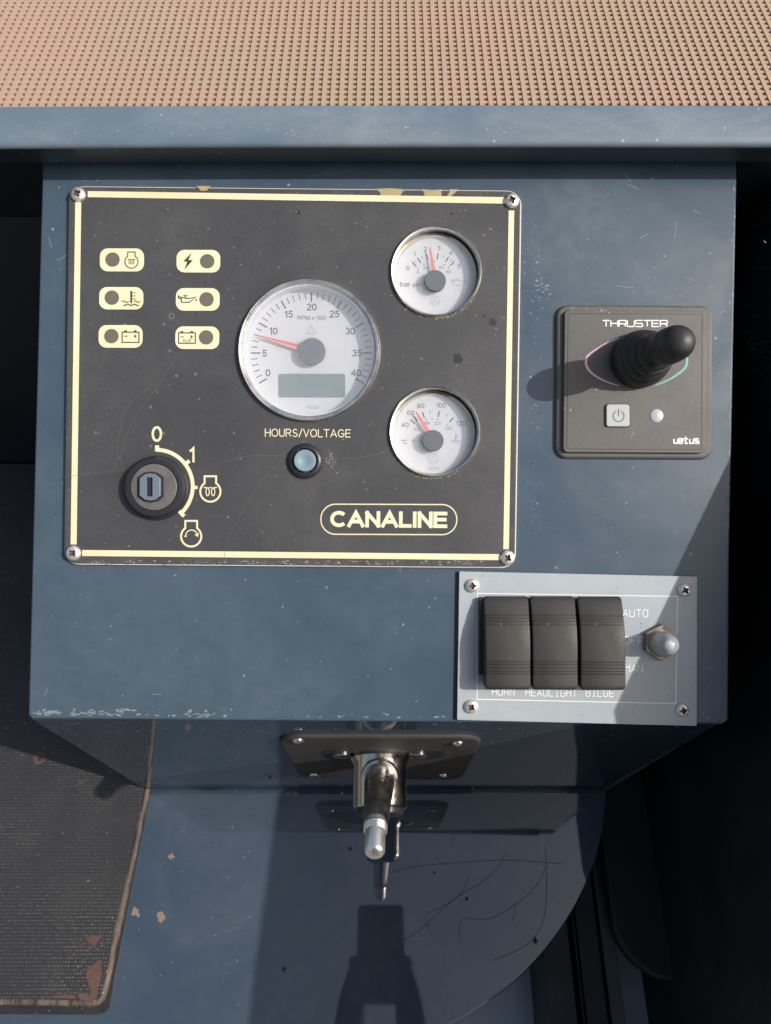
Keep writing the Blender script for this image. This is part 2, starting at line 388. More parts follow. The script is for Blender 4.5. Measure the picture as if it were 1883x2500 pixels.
FN = {  # glyph: width, strokes in a unit-high box
 '0': (.52, [(CL, el(.26, .5, .26, .5, 0, 345, 23))]), '1': (.30, [[(0, .76), (.12, .82), (.27, 1), (.27, 0)]]),
 '2': (.52, [el(.26, .72, .24, .28, 168, -28) + [(.03, 0), (.54, 0)]]), '3': (.52, [el(.25, .75, .22, .25, 155, -80) , el(.25, .27, .26, .27, 82, -155)]),
 '4': (.56, [[(.43, 0), (.43, 1), (0, .28), (.58, .28)]]), '5': (.52, [[(.49, 1), (.12, 1), (.05, .5)] + el(.25, .33, .26, .33, 128, -155)]),
 '6': (.52, [(CL, el(.26, .31, .25, .31, 0, 345, 23)), el(.30, .5, .29, .5, 182, 60, 10)]), '8': (.52, [(CL, el(.26, .75, .21, .25, 0, 345, 23)), (CL, el(.26, .26, .26, .26, 0, 345, 23))]),
 'C': (.70, [el(.38, .5, .38, .5, 42, 318, 22)]), 'G': (.74, [el(.38, .5, .38, .5, 42, 335, 22) + [(.73, .46), (.42, .46)]]), 'O': (.76, [(CL, el(.38, .5, .38, .5, 0, 350, 35))]),
 'A': (.74, [[(0, 0), (.37, 1), (.74, 0)], [(.13, .31), (.61, .31)]]), 'N': (.62, [[(0, 0), (0, 1)], [(0, 1), (.62, 0)], [(.62, 0), (.62, 1)]]), 'L': (.50, [[(0, 1), (0, 0), (.5, 0)]]),
 'I': (.04, [[(.02, 0), (.02, 1)]]), 'E': (.56, [[(.56, 1), (0, 1), (0, 0), (.56, 0)], [(0, .52), (.52, .52)]]), 'F': (.5, [[(.5, 1), (0, 1), (0, 0)], [(0, .5), (.45, .5)]]),
 'H': (.62, [[(0, 0), (0, 1)], [(.62, 0), (.62, 1)], [(0, .52), (.62, .52)]]), 'U': (.62, [[(0, 1)] + el(.31, .31, .31, .31, 180, 360, 14) + [(.62, 1)]]),
 'R': (.62, [[(0, 0), (0, 1), (.34, 1)] + el(.34, .745, .24, .255, 90, -90, 12) + [(0, .49)], [(.32, .49), (.6, 0)]]), 'P': (.55, [[(0, 0), (0, 1), (.3, 1)] + el(.3, .72, .24, .28, 90, -90, 12) + [(0, .44)]]),
 'S': (.60, [el(.30, .74, .25, .26, 25, 270, 14) + el(.30, .25, .28, .25, 90, -160, 14)]), '/': (.34, [[(0, -.05), (.34, 1.05)]]), 'V': (.68, [[(0, 1), (.34, 0), (.68, 1)]]),
 'T': (.64, [[(0, 1), (.64, 1)], [(.32, 1), (.32, 0)]]), 'M': (.74, [[(0, 0), (0, 1)], [(0, 1), (.37, 0)], [(.37, 0), (.74, 1)], [(.74, 1), (.74, 0)]]), 'x': (.40, [[(0, .1), (.4, .6)], [(0, .6), (.4, .1)]]),
 'D': (.66, [[(0, 0), (0, 1), (.25, 1)] + el(.25, .5, .40, .5, 90, -90, 14) + [(0, 0)]]), 'X': (.6, [[(0, 0), (.6, 1)], [(0, 1), (.6, 0)]]), ' ': (.06, []),
 'b': (.48, [[(0, 1), (0, 0)], (CL, el(.24, .33, .24, .33, 0, 345, 20))]), 'a': (.48, [(CL, el(.23, .33, .23, .33, 0, 345, 20)), [(.48, .66), (.48, 0)]]), 'r': (.26, [[(0, .66), (0, 0)], [(0, .4), (.1, .6), (.28, .66)]]),
 'p': (.48, [[(0, .66), (0, -.3)], (CL, el(.24, .33, .24, .33, 0, 345, 20))]), 's': (.38, [el(.19, .5, .17, .16, 25, 250, 10) + el(.19, .17, .19, .17, 70, -155, 10)]), 'i': (.04, [[(.02, 0), (.02, .66)], [(.02, .85), (.02, .97)]]),
 '\u00b0': (.22, [(CL, el(.11, .87, .11, .13, 0, 330, 11))]),
}
def text(s, cx, cy, wd, ht, z, bold=0.0, rot=0.0, space=1.0):
    """lettering from my own stroke glyphs, as flat ribbons, centred at (cx, cy)"""
    th = ht * (.225 if bold > 2 else .155 if bold > .9 else .13 if bold > .5 else .115 if bold > 0 else .12)
    gp = (.24 if bold > 2 else .22) * space; nat = 0; pos = []
    for ch in s: pos.append(nat); nat += FN[ch][0] + gp
    nat -= gp; h = ht - th; wd = wd or nat * ht; fx = (wd - th) / nat; g = []; c, q = math.cos(rot), math.sin(rot)
    for k, ch in enumerate(s):
        for j, stp in enumerate(FN[ch][1]):
            closed = stp[0] == CL; pts = stp[1] if closed else stp; out = []
            if not closed:
                pts = [tuple(p) for p in pts]
                for e, f in ((0, 1), (-1, -2)):    # square ends reach the full height
                    a, b = Vector(pts[e]), Vector(pts[f]); d = Vector(((a.x - b.x) * fx, (a.y - b.y) * h))
                    if d.length > 0 and (abs(d.x) < 1e-3 or abs(d.y) < 1e-3 or ch in 'ANVMXx/'):
                        d = d.normalized() * th / 2; pts[e] = (a.x + d.x / fx, a.y + d.y / h)
            for u, v in pts:
                X = (pos[k] + u - nat / 2) * fx; Y = (v - .5) * h; out.append((cx + X * c - Y * q, cy + X * q + Y * c))
            g.append(stroke(out, th, z + .05 * j, closed))
    return join(*g)
# ---- from the picture to a plane: where a sight line meets the plane z=h of a frame
CW = FACE @ Vector((0, 0, D))
def on(base, X, Y, h=0.0):
    inv = base.inverted(); c = inv @ CW; d = inv.to_3x3() @ (FACE.to_3x3() @ Vector((X - 833, 1106 - Y, -D)))
    k = (h - c.z) / d.z; p = c + d * k; return (p.x, p.y)
def P(X, Y, h=0.0):
    k = (D - h) / D; return ((X - 833) * k, (1106 - Y) * k)
def PP(pts, h=0.0): return [P(x, y, h) for x, y in pts]
WORLD = Matrix.Identity(4)
ROT = math.radians(-.55)
# ================================================================ CONSOLE
g1 = P(943, 583.5, 24); g2 = P(939.7, 931.5, 24); g0 = P(667.6, 754.8, 24)
RG, RT = 96.5, 148.0
con = Frame(FACE, (-16, -449, 0), 'control_console', 'navy blue painted steel control console box with sloping face under the rail', 'console')
fo = [(-772, -439), (-764, -447), (300, -455.5), (728, -459), (741, -450), (743, -100), (759, 716), (757, 850), (-742, 850), (-742, 756), (-742.5, 716)]
holes = [circ(g0[0], g0[1], RT - 6, 96)[::-1], circ(g1[0], g1[1], RG - 4, 80)[::-1], circ(g2[0], g2[1], RG - 4, 80)[::-1]]
part('front_panel', plate(fo, -8, 0, bev=4, holes=holes, seg=3), M['face'], con, True)
UC = (-908, -829)   # crease (y, z) in the face frame
# side panels and underside of the box
part('side_panel', hexa([(-766, -446, -8.5), (-740, 850, -8.5), (-752, 850, -829), (-786, -908, -829)], [(-758, -446, -8.5), (-732, 850, -8.5), (-744, 850, -829), (-778, -908, -829)]), M['face'], con)
part('side_panel', hexa([(737, -450, -8.5), (755, 850, -8.5), (750, 850, -829), (722, -912, -829)], [(729, -450, -8.5), (747, 850, -8.5), (742, 850, -829), (714, -912, -829)]), M['face'], con)
UN = FACE @ Matrix(((1, 0, 0, 0), (0, .486, -.874, -447.5), (0, .874, .486, -1), (0, 0, 0, 1)))
ul = 956
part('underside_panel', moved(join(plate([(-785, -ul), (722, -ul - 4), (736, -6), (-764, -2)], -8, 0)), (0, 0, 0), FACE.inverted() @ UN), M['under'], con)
fr_ = 34; fp = []
cy0, cz0 = -ul + 8, 0.6
V, F = [], []
for k in range(9):
    a = math.pi / 2 * k / 8     # concave quarter between the underside panel and the horizontal locker top
    V += [(-783, cy0 + fr_ * (1 - math.sin(a)) - 4, fr_ * (1 - math.cos(a)) + cz0), (720, cy0 + fr_ * (1 - math.sin(a)) - 8, fr_ * (1 - math.cos(a)) + cz0)]
for k in range(8): F.append((2 * k, 2 * k + 1, 2 * k + 3, 2 * k + 2))
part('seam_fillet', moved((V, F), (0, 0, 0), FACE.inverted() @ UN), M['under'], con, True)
# scuffs along the lower lip of the face
gs = []
random.seed(11)
def lipline(x): return -441 - 11.5 * (x + 771) / 1500
for x0, x1, n, sp in ((-765, -560, 30, 6), (-560, -330, 16, 4), (-330, 280, 16, 3), (-765, -700, 12, 5), (280, 735, 10, 3)):
    for k in range(n):
        x = random.uniform(x0, x1); y = lipline(x) + 3 + abs(random.gauss(0, sp)); gs.append(blob(x, y, random.uniform(.8, 2.6), .25, .6, 9, random.uniform(1, 3.6), .8, random.uniform(-.3, .35)))
for cx, cy, L_, a in ((-712, -432, 30, .1), (-655, -437, 22, -.1), (-598, -432, 40, .22), (-560, -428, 22, .05), (-385, -440, 16, .4)):
    for k in range(5): gs.append(blob(cx + random.uniform(-L_, L_), cy + random.uniform(-2.5, 2.5), random.uniform(1.5, 3), .3, .6, 10, 3.2, .7, a))
part('scuff_marks', join(*gs), M['scuff'], con, kind='stuff')
gs = []
for k in range(60):
    q = random.uniform(.02, .3); x = random.choice((random.uniform(-740, -500), random.uniform(-420, -250), random.uniform(-100, 320)))
    gs.append(blob(x, -q * 948 * .5, random.uniform(.8, 2.2), .3, .6, 8, random.uniform(1, 4), .8, random.uniform(-.4, .4)))
part('scuff_marks', moved(join(*gs), (0, 0, 0), FACE.inverted() @ UN), M['scuff'], con, kind='stuff')
# fine scratches and paint nicks on the face (pale)
gs = []
for pts in ([(1462, 478), (1459, 500), (1456, 514)], [(1497, 454), (1512, 462)], [(1466, 635), (1475, 640)], [(1535, 622), (1542, 615)], [(1672 * .8848, 600), (1500, 606)],
            [(1330, 617), (1350, 620), (1368, 621)], [(1650, 520), (1655, 525)], [(121, 560), (128, 562), (150, 547)], [(105, 512), (112, 535)], [(128, 580), (133, 583)], [(1382, 515), (1400, 505)],
            [(1555, 675), (1567, 672)], [(330, 1500), (350, 1499)], [(96, 1502), (104, 1487)], [(1460, 1570), (1478, 1562), (1500, 1560)], [(860, 1215), (866, 1236)], [(1350, 375), (1362, 392)], [(1355, 398), (1378, 408)], [(1520, 1495), (1535, 1480)]):
    gs.append(stroke(PP(pts), 1.1, .3))
for k in range(90):
    x = random.uniform(-735, 720); y = random.uniform(-420, 700)
    if -690 < x < 290 and y > -115: continue
    gs.append(blob(x, y, random.uniform(.6, 1.7), .3, .5, 7, random.uniform(1, 2)))
for k in range(110):   # orange-peel nicks beside the engine panel
    gs.append(blob(random.gauss(322, 9), random.uniform(-60, 640), random.uniform(.6, 1.3), .3, .5, 7))
for k in range(26): gs.append(blob(random.gauss(335, 10), random.gauss(480, 14), random.uniform(.8, 1.8), .3, .5, 7, 2.2, .7, .5))
for k in range(70):    # worn right-hand edge
    y = random.uniform(-60, 700); gs.append(blob(742.5 + 16 * (y + 100) / 816 - 2.5 - abs(random.gauss(0, 2)), y, random.uniform(.7, 1.6), .3, .5, 7, .7, random.uniform(1, 5)))
part('paint_nicks', join(*gs), M['scuff'], con, kind='stuff')

# ================================================================ RAIL above the console
rp = [(742, 32), (742, 93), (744, 98), (749, 101), (760, 102), (819, 99), (826, 96), (828, 88), (828, 22), (800, 20), (760, 24)]
rl = []
xs = [-1150, -700, -200, 300, 700, 1150]
V, F = [], []
for x in xs: V += [(x, y + .0016 * x - 0.000003 * (x - 0) ** 2, z) for y, z in rp]
n = len(rp)
for k in range(len(xs) - 1):
    for i in range(n): F.append((k * n + i, k * n + (i + 1) % n, (k + 1) * n + (i + 1) % n, (k + 1) * n + i))
F += [tuple(range(n)), tuple(range(len(V) - n, len(V)))]
rail = Frame(FACE, (0, 780, 0), 'coaming_rail', 'pale weathered blue steel rail running across above the control console', 'rail')
part('rail_bar', (V, F), M['rail'], rail, True)
gs = []
for k in range(150):
    x = random.uniform(-850, 850); yy = min(815, 762 + abs(random.gauss(0, 14))); gs.append(blob(x, yy + .0016 * x - .000003 * x * x, random.uniform(.5, 1.6), 102.35 - (yy - 760) * 3 / 59, .5, 7, random.uniform(1, 4), .8, random.uniform(-.2, .2)))
part('scuff_marks', join(*gs), M['scuff'], rail, kind='stuff')
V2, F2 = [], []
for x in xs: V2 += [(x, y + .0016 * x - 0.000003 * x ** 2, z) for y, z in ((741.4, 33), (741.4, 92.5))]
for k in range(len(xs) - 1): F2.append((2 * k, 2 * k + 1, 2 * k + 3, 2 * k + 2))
part('rail_front_shade', (V2, F2), surf('shaded_navy_front', (.016, .024, .038), .35, dust=.25, dustcol=(.07, .075, .08), speck=.35, speckcol=(.2, .2, .2), bump=.02, dscale=20, stretch=(.3, 1, 1)), rail)  # strip over the rail front, its shade painted in as darker navy
part('rail_web', join(box(-1150, 1150, 800, 812, -420, 19)), M['dark'], rail)
zc = -1172.0
# ================================================================ SETTING
def slab(x0, x1, y0, y1, z0, z1): return box(x0, x1, y0, y1, z0, z1)
roof_z = 93
solid('roof', slab(-2600, 2600, 1000, 6400, 50, roof_z - 26), M['tan_under'], WORLD, kind='structure')
# woven tan sheet: long threads with lower cross threads
pitch = 26.0; tg = []
nx, y0, y1 = 92, 1010, 4200
for i in range(-nx, nx + 1):
    x = i * pitch; tg.append(box(x - 6.6, x + 6.6, y0, y1, roof_z - 9, roof_z))
for j in range(int((y1 - y0) / pitch)):
    y = y0 + j * pitch; tg.append(box(-nx * pitch, nx * pitch, y - 6.4, y + 6.4, roof_z - 11, roof_z - 2.2))
tg = join(*tg)
def wob(v): 
    x, y, z = v; return (x + 3 * math.sin(y * .011 + 1) + .004 * (y - 1500) * 0, y + 4 * math.sin(x * .0032 + .6) + 2 * math.sin(x * .013), z)
solid('woven_mat', ([wob(v) for v in tg[0]], tg[1]), M['tan'], WORLD, label='tan woven vinyl mesh mat with square holes beyond the blue rail', cat='mat')
solid('ground', slab(-60000, 60000, -60000, 60000, -4100, -4000), plain('towpath_ground', (.16, .15, .11), .9, bump=.5, bscale=60), WORLD, kind='structure')
# back wall and inner walls of the cockpit
solid('back_wall', slab(-2600, 1300, 900, 930, -2400, 48), M['dark'], WORLD, kind='structure')
wt = [(-1900, -2400), (930 - 32, -2400), (930 - 32, 250), (60, 257), (-504, 236), (-704, 74), (-1313, 114), (-1900, 120)]
solid('side_wall', ([(950, y, z) for y, z in wt] + [(985, y, z) for y, z in wt], hexa([0] * 8, [0] * 8)[1]), M['dark'], WORLD, kind='structure')
solid('floor', slab(-2600, 1300, -1700, 899, -1900, -1860), M['floor'], WORLD, kind='structure')
# ================================================================ LOCKER TOP (rounded glossy plate)
PL = Matrix.Translation((0, 0, zc))
edge = [(722, -371), (700, -470), (664, -565), (608, -665), (540, -755), (445, -850), (342, -926), (184, -1006), (0, -1052), (-200, -1070), (-420, -1075), (-2300, -1075)]
# smooth the curve
def cr(pts, n=6):
    out = []
    for i in range(len(pts) - 1):
        p0 = Vector(pts[max(0, i - 1)]); p1 = Vector(pts[i]); p2 = Vector(pts[i + 1]); p3 = Vector(pts[min(len(pts) - 1, i + 2)])
        for k in range(n):
            t = k / n; out.append(tuple(.5 * ((2 * p1) + (p2 - p0) * t + (2 * p0 - 5 * p1 + 4 * p2 - p3) * t * t + (3 * p1 - p0 - 3 * p2 + p3) * t ** 3)))
    return out + [tuple(pts[-1])]
ce = cr(edge[:11]) + [edge[11]]
ol = [(722, 898)] + ce + [(-2300, 898)]
ol = ol[::-1]
lt = Frame(PL, (0, -600, 0), 'locker', 'glossy dark blue painted locker top with a rounded right end below the console', 'locker')
part('top_plate', plate(ol, -26, 0, bev=3, seg=2), M['plate'], lt, True)
ol2 = [(690, 890)] + [(x * .93, y * .955 - 10 if y < -371 else y) for x, y in ce[:-1]] + [(-2250, -1040), (-2250, 890)]
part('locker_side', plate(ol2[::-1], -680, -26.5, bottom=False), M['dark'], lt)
def pl(pts): return [on(PL, x, y, 0) for x, y in pts]
for X, Y, r in ((293, 1970, 11), (350, 1981, 11), (371, 1850, 7)):
    x, y = on(PL, X, Y)
    part('paint_chip', blob(x, y, r * 1.2, .4, .45, 13), M['chip'], lt)
def c6(*a): return [(442.4 + a[i] * .5311, 1460 + a[i + 1] * .5311) for i in range(0, len(a), 2)]
gs = [stroke(cr(pl(c6(*q)), 5), 1.5, .3) for q in (
    (790, 1085, 880, 1030, 960, 955, 1040, 890, 1120, 845, 1180, 790, 1230, 715), (905, 965, 960, 940, 1020, 905, 1050, 870, 1075, 820),
    (905, 965, 900, 1000, 925, 1050), (1385, 690, 1390, 800, 1385, 960, 1350, 1050, 1300, 1100, 1230, 1135, 1170, 1155),
    (1385, 780, 1350, 850, 1290, 910, 1200, 970, 1140, 990, 1060, 985), (1050, 985, 1035, 1020, 1035, 1080), (1258, 925, 1262, 960, 1250, 1000),
    (760, 800, 860, 775, 960, 765, 1100, 755, 1250, 750, 1460, 765), (1005, 640, 1010, 670, 1000, 690), (940, 740, 960, 760))]
for X, Y, r in (c6(590, 702)[0] + (4,), c6(322, 1190)[0] + (3.5,), c6(1345, 1078)[0] + (5,), c6(935, 800)[0] + (3,), c6(1065, 905)[0] + (3,)):
    x, y = on(PL, X, Y); gs.append(blob(x, y, r * 1.3, .35, .5, 9, 1, 1.3))
part('scratches', join(*gs), M['hair'], lt, kind='stuff')
gs = []
for k in range(30):
    x, y = on(PL, random.uniform(240, 560), random.uniform(1725, 2200)); gs.append(blob(x, y, random.uniform(.8, 2.2), .35, .5, 7))
part('pale_specks', join(*gs), M['scuff'], lt, kind='stuff')
# ================================================================ TEXTURED BOARD on the left
BD = Matrix.Translation((0, 0, zc)); bh = 24
bc = [on(BD, 222, 2163, bh), on(BD, 0, 2146, bh), on(BD, 318, 1703, bh)]
bx = bc[0]; slope = (bc[2][0] - bc[0][0]) / (bc[2][1] - bc[0][1])
def ex(y): return bc[0][0] + slope * (y - bc[0][1])
yf = bc[0][1] - 6
bd = Frame(BD, (ex(-600) - 200, -600, 0), 'textured_board', 'black dotted anti-slip board with worn bare edges lying left of the console', 'board')
b4 = [(-2250, yf + 8), (ex(yf), yf), (-786 - 6, 890), (-2250, 890)]
b4 = [(-2250, yf + 8), (ex(yf), yf), (ex(-372) + 2, -372), (-794, -368), (-794, 890), (-2250, 890)]
bo = [b4[0]] + [(bx[0] - 34, yf + .5), (ex(yf) - 14, yf + 3), (ex(yf) - 3, yf + 12), (ex(yf + 30), yf + 30)] + b4[2:]
part('board_panel', plate(bo, 0.4, bh, bev=0), M['mat'], bd)
# worn rounded edge strip: follows right and front edge
path = [(ex(-374), -374)] + [(ex(y) + random.uniform(-1, 1), y) for y in range(-400, int(yf + 40), -26)] + [(ex(yf + 30), yf + 30), (ex(yf) - 3, yf + 12), (ex(yf) - 14, yf + 3), (bx[0] - 34, yf), (-1000, yf + 3), (-1300, yf + 5), (-2240, yf + 8)]
V, F = [], []; prof = [(-8, bh + .7), (-5, bh + 2.0), (1, bh + 1.4), (5, bh - 1.5), (7, bh - 6), (7, bh - 12)]; m = len(prof)
for i, p in enumerate(path):
    a = Vector(path[max(0, i - 1)]); b = Vector(path[min(len(path) - 1, i + 1)]); d = (b - a).normalized(); nn = Vector((-d.y, d.x))
    for o_, z in prof: V.append((p[0] + nn.x * o_, p[1] + nn.y * o_, z))
for i in range(len(path) - 1):
    for k in range(m - 1): F.append((i * m + k, i * m + k + 1, (i + 1) * m + k + 1, (i + 1) * m + k))
part('edge_strip', (V, F), M['edge'], bd, True)
so = [(-2240, yf - 18), (bx[0] - 20, yf - 27), (ex(yf) + 6, yf - 22), (ex(yf) + 17, yf - 6), (ex(yf + 60) + 13, yf + 60), (ex(-374) + 6, -374), (ex(-374) - 20, -374), (ex(yf + 30) - 10, yf + 30), (-2240, yf + 20)]
part('rubber_edging', plate(so, .4, 13, bev=0), M['rubber'], bd)
def c7(*a): return [(a[i] * .34018, 1460 + a[i + 1] * .34018) for i in range(0, len(a), 2)]
def patch(name, pts, mat, fr, base, h, z, parent=None):
    q = cr([on(base, *p, h) for p in pts + pts[:1]], 6)[:-1]
    part(name, sheet([(a + random.uniform(-2, 2), b + random.uniform(-2, 2)) for a, b in q], z), mat, fr)
    x0 = min(a for a, b in q); x1 = max(a for a, b in q); y0 = min(b for a, b in q); y1 = max(b for a, b in q)
    part('worn_flecks', join(*[blob(random.uniform(x0 - 14, x1 + 4), random.uniform(y0 - 10, y1 + 14), random.uniform(.8, 2.4), z + .1, .6, 7, 1.5) for k in range(26)]), mat, fr, kind='stuff')
patch('bare_patch', c7(545, 1660, 590, 1655, 640, 1652, 640, 1672, 618, 1690, 600, 1712, 575, 1695, 560, 1680)[::-1], M['copper'], bd, BD, bh, bh + .5)
patch('bare_patch', c7(640, 1800, 645, 1900, 625, 1990, 600, 2075, 560, 2090, 515, 2060, 508, 2020, 540, 2015, 565, 2030, 575, 1985, 550, 1920, 560, 1860, 600, 1830)[::-1], M['copper'], bd, BD, bh, bh + .6)
patch('bare_patch', c7(340, 2035, 400, 2030, 465, 2028, 470, 2042, 400, 2045, 345, 2046)[::-1], M['copper'], bd, BD, bh, bh + .5)
x, y = on(BD, 86, 1638, bh); part('bare_patch', ring(circ(x, y, 20, 18), circ(x + 2, y + 1, 11, 18), bh + .5), M['copper'], bd)
x, y = on(BD, 175, 1691, bh); part('bare_patch', blob(x, y, 7, bh + .5), M['copper'], bd)
gs = []
for k in range(40):
    X = random.uniform(5, 300); Y = random.uniform(1380, 2100); x, y = on(BD, X, Y, bh)
    if x < ex(y) - 12: gs.append(blob(x, y, random.uniform(.8, 2.4), bh + .5, .5, 7, random.uniform(1, 2)))
part('pale_specks', join(*gs), M['chip'], bd, kind='stuff')
# ================================================================ THINGS in the dark well at the right
def wp(X, Y, z): x, y = on(WORLD, X, Y, z); return (x, y)
zf = -1700
def box_from(X0, X1, Ya, Yb, z, h):
    a = wp(X0, Yb, z); b = wp(X1, Yb, z); c = wp(X1 + 0, Ya, z); return a, b, c
ch = Frame(WORLD, (620, -700, -1859), 'floor_channel', 'narrow dark channel rails standing beside the rounded locker top end', 'channel')
for (Xa, Xb, zt) in ((1181, 1243, -1560), (1262, 1308, -1600)):
    x0 = wp(Xa, 2150, zt)[0]; x1 = wp(Xb, 2150, zt)[0]
    part('channel_wall', box(x0, x1, -1350, 500, -1859, zt, 4), M['black'], ch)
x0 = wp(1243, 2150, -1650)[0]
part('channel_lip', box(x0 + 3, x0 + 9, -1350, 500, -1859, -1585), M['greytrim'], ch)
x0 = wp(1309, 2100, -1620)[0]; x1 = wp(1338, 2100, -1620)[0]
solid('door_post', box(x0, x1, -1300, 400, -1859, -1620, 3), plain('grey_post_paint', (.11, .115, .11), .5), WORLD, label='grey upright strip between the dark channel and the black drum', cat='post')
lidq = [wp(1337, 2112, -1500), wp(1700, 2135, -1500), wp(1700, 1500, -1500), wp(1337, 1500, -1500)]
lidq[3] = (lidq[0][0] - 6, 500); lidq[2] = (lidq[1][0] + 200, 500)
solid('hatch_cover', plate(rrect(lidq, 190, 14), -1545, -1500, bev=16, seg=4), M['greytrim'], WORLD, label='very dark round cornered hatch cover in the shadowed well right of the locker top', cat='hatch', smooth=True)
# cobweb wisps right of the console
gs = []
random.seed(5)
def webpt(X, Y): return Vector((948, *(0, 0)))
def side_pt(X, Y):
    d = FACE.to_3x3() @ Vector((X - 833, 1106 - Y, -D)); k = (944 - CW.x) / d.x; return CW + d * k
for (cx, cy, sp, n) in ((1628, 745, 26, 26), (1640, 420, 30, 16), (1645, 570, 16, 6)):
    for k in range(n):
        X, Y = cx + random.gauss(0, sp * .6), cy + random.gauss(0, sp); pts = [side_pt(X, Y)]
        a = random.uniform(-.9, .2)
        for q in range(3): X += 5 * math.cos(a); Y += 5 * math.sin(a); a += random.uniform(-.7, .7); pts.append(side_pt(X, Y))
        for p, q in zip(pts, pts[1:]): gs.append(tube(p, q, .9, .9, 4))
solid('cobweb', join(*gs), plain('cobweb_grey', (.10, .09, .08), .8), WORLD, label='wispy grey cobweb on the dark wall right of the console', cat='cobweb', kind='stuff')

# ================================================================ SCREWS
def screw_geo(r, h, z):
    prof = [(r, z), (r, z + h * .25), (r * .93, z + h * .55), (r * .75, z + h * .82), (r * .5, z + h * .96), (r * .25, z + h)]
    return lathe(prof, n=28)
def cross_geo(r, z, rot):
    a = r * .50; b = r * .15; cc = r * .22
    pts = [(a, b), (cc, cc), (b, a), (-b, a), (-cc, cc), (-a, b), (-a, -b), (-cc, -cc), (-b, -a), (b, -a), (cc, -cc), (a, -b)]
    c, s = math.cos(rot), math.sin(rot)
    return [(x * c - y * s, x * s + y * c) for x, y in pts]
def add_screw(fr, x, y, z, r=15.5, h=8, rot=.6, mat='steel', recess='recess', loc=None, cup=True):
    """screw with a sunk cross: rounded head whose crown carries the recess cut into it"""
    cp = cross_geo(r, 0, rot)
    head = lathe([(r, z), (r, z + h * .25), (r * .95, z + h * .52), (r * .82, z + h * .78), (r * .62, z + h * .93)], x, y, n=28, cap=False)
    rim = [(x + r * .62 * math.cos(2 * math.pi * i / 28), y + r * .62 * math.sin(2 * math.pi * i / 28)) for i in range(28)]
    cx = [(x + p[0], y + p[1]) for p in cp]
    lists = [[Vector((p[0], p[1], 0)) for p in rim], [Vector((p[0], p[1], 0)) for p in cx]]; flat = [p for l in lists for p in l]
    top = ([(p.x, p.y, z + h * .93 + (.07 * h if (p.x - x) ** 2 + (p.y - y) ** 2 < (r * .55) ** 2 else 0)) for p in flat], [tuple(t) for t in tessellate_polygon(lists)])
    o = part('screw', join(head, top), M[mat], fr, True, loc=(x, y, z))
    n = len(cx); zt = z + h; zb = z + h * .35
    V = [(p[0], p[1], zt) for p in cx] + [(x + (p[0] - x) * .6, y + (p[1] - y) * .6, zb) for p in cx]
    F = [(i, (i + 1) % n, n + (i + 1) % n, n + i) for i in range(n)] + [tuple(range(n, 2 * n))]
    part('cross_recess', (V, F), M[recess], fr, parent=o)
    return o
# ================================================================ ENGINE PANEL
H = 12.0
ep = Frame(FACE, (-200, 294, 0), 'engine_panel', 'black engine instrument panel with cream border line, three round gauges and key switch', 'instrument panel')
oc = [P(1115, 1228, H), P(1128, 410, H), P(148, 400, H), P(137, 1220, H)][::-1]
oc = [P(137, 1220, H), P(1115, 1228, H), P(1128, 410, H), P(148, 400, H)]
out = rrect(oc, 32, 8)
hs = [circ(g0[0], g0[1], RT - 5, 96)[::-1], circ(g1[0], g1[1], RG - 4, 80)[::-1], circ(g2[0], g2[1], RG - 4, 80)[::-1]]
part('clear_backing', plate(out, .4, 8.2, bev=1.2, holes=hs), M['acrylic_edge'], ep, True)
def shr(pts, d): return inset(pts, d)
part('panel_face', plate(shr(out, 3.2), 8.2, H, bev=.8, holes=hs), M['panel'], ep)
# clouded margin outside the border line
fo1 = shr(out, 5.2); fi1 = shr(rrect(oc, 32, 8), 17)
part('clouded_margin', ring(fo1, fi1, H + .25), M['acrylic'], ep)
zi = H + .5
def strip(name, q, mat, z=zi): part(name, sheet(PP(q, H)[::-1], z), mat, ep)
for q in (((190, 413), (1090, 426), (1090, 440), (190, 426)), ((1099, 455), (1111, 455), (1099.5, 1186), (1087.5, 1186)), ((178, 1188), (1080, 1197), (1080, 1210), (178, 1201)), ((163, 437), (176, 437), (166, 1176), (153, 1176))):
    part('border_line', sheet(PP(q, H)[::-1], zi), M['cream'], ep)
def thick(q, d):
    x0 = min(p[0] for p in q)
    return q
for X, Y, rt in ((168, 419, .5), (1106, 433, .35), (158, 1195, .75), (1097, 1205, .9)):
    x, y = P(X, Y, H + 4); add_screw(ep, x, y, H, 16, 9, rt)
    # washer-like clean ring round each screw
# peeled film at the top edge
def c4(*a): return [((840 + a[i] / 3.622) * .8848, (420 + a[i + 1] / 3.622) * .8848) for i in range(0, len(a), 2)]
for q in ((290, 150, 400, 143, 525, 152, 520, 175, 498, 212, 330, 212, 318, 180), (690, 150, 760, 160, 862, 155, 862, 220, 715, 218, 706, 180), (940, 152, 1015, 155, 975, 190, 940, 220, 905, 222, 930, 185)):
    part('peeled_film', sheet(PP(c4(*q), H)[::-1], zi - .1), M['tape'], ep)
part('peeled_film', sheet(PP([(425, 402), (455, 402), (447, 412), (434, 412)], H)[::-1], zi - .1), M['tape'], ep)
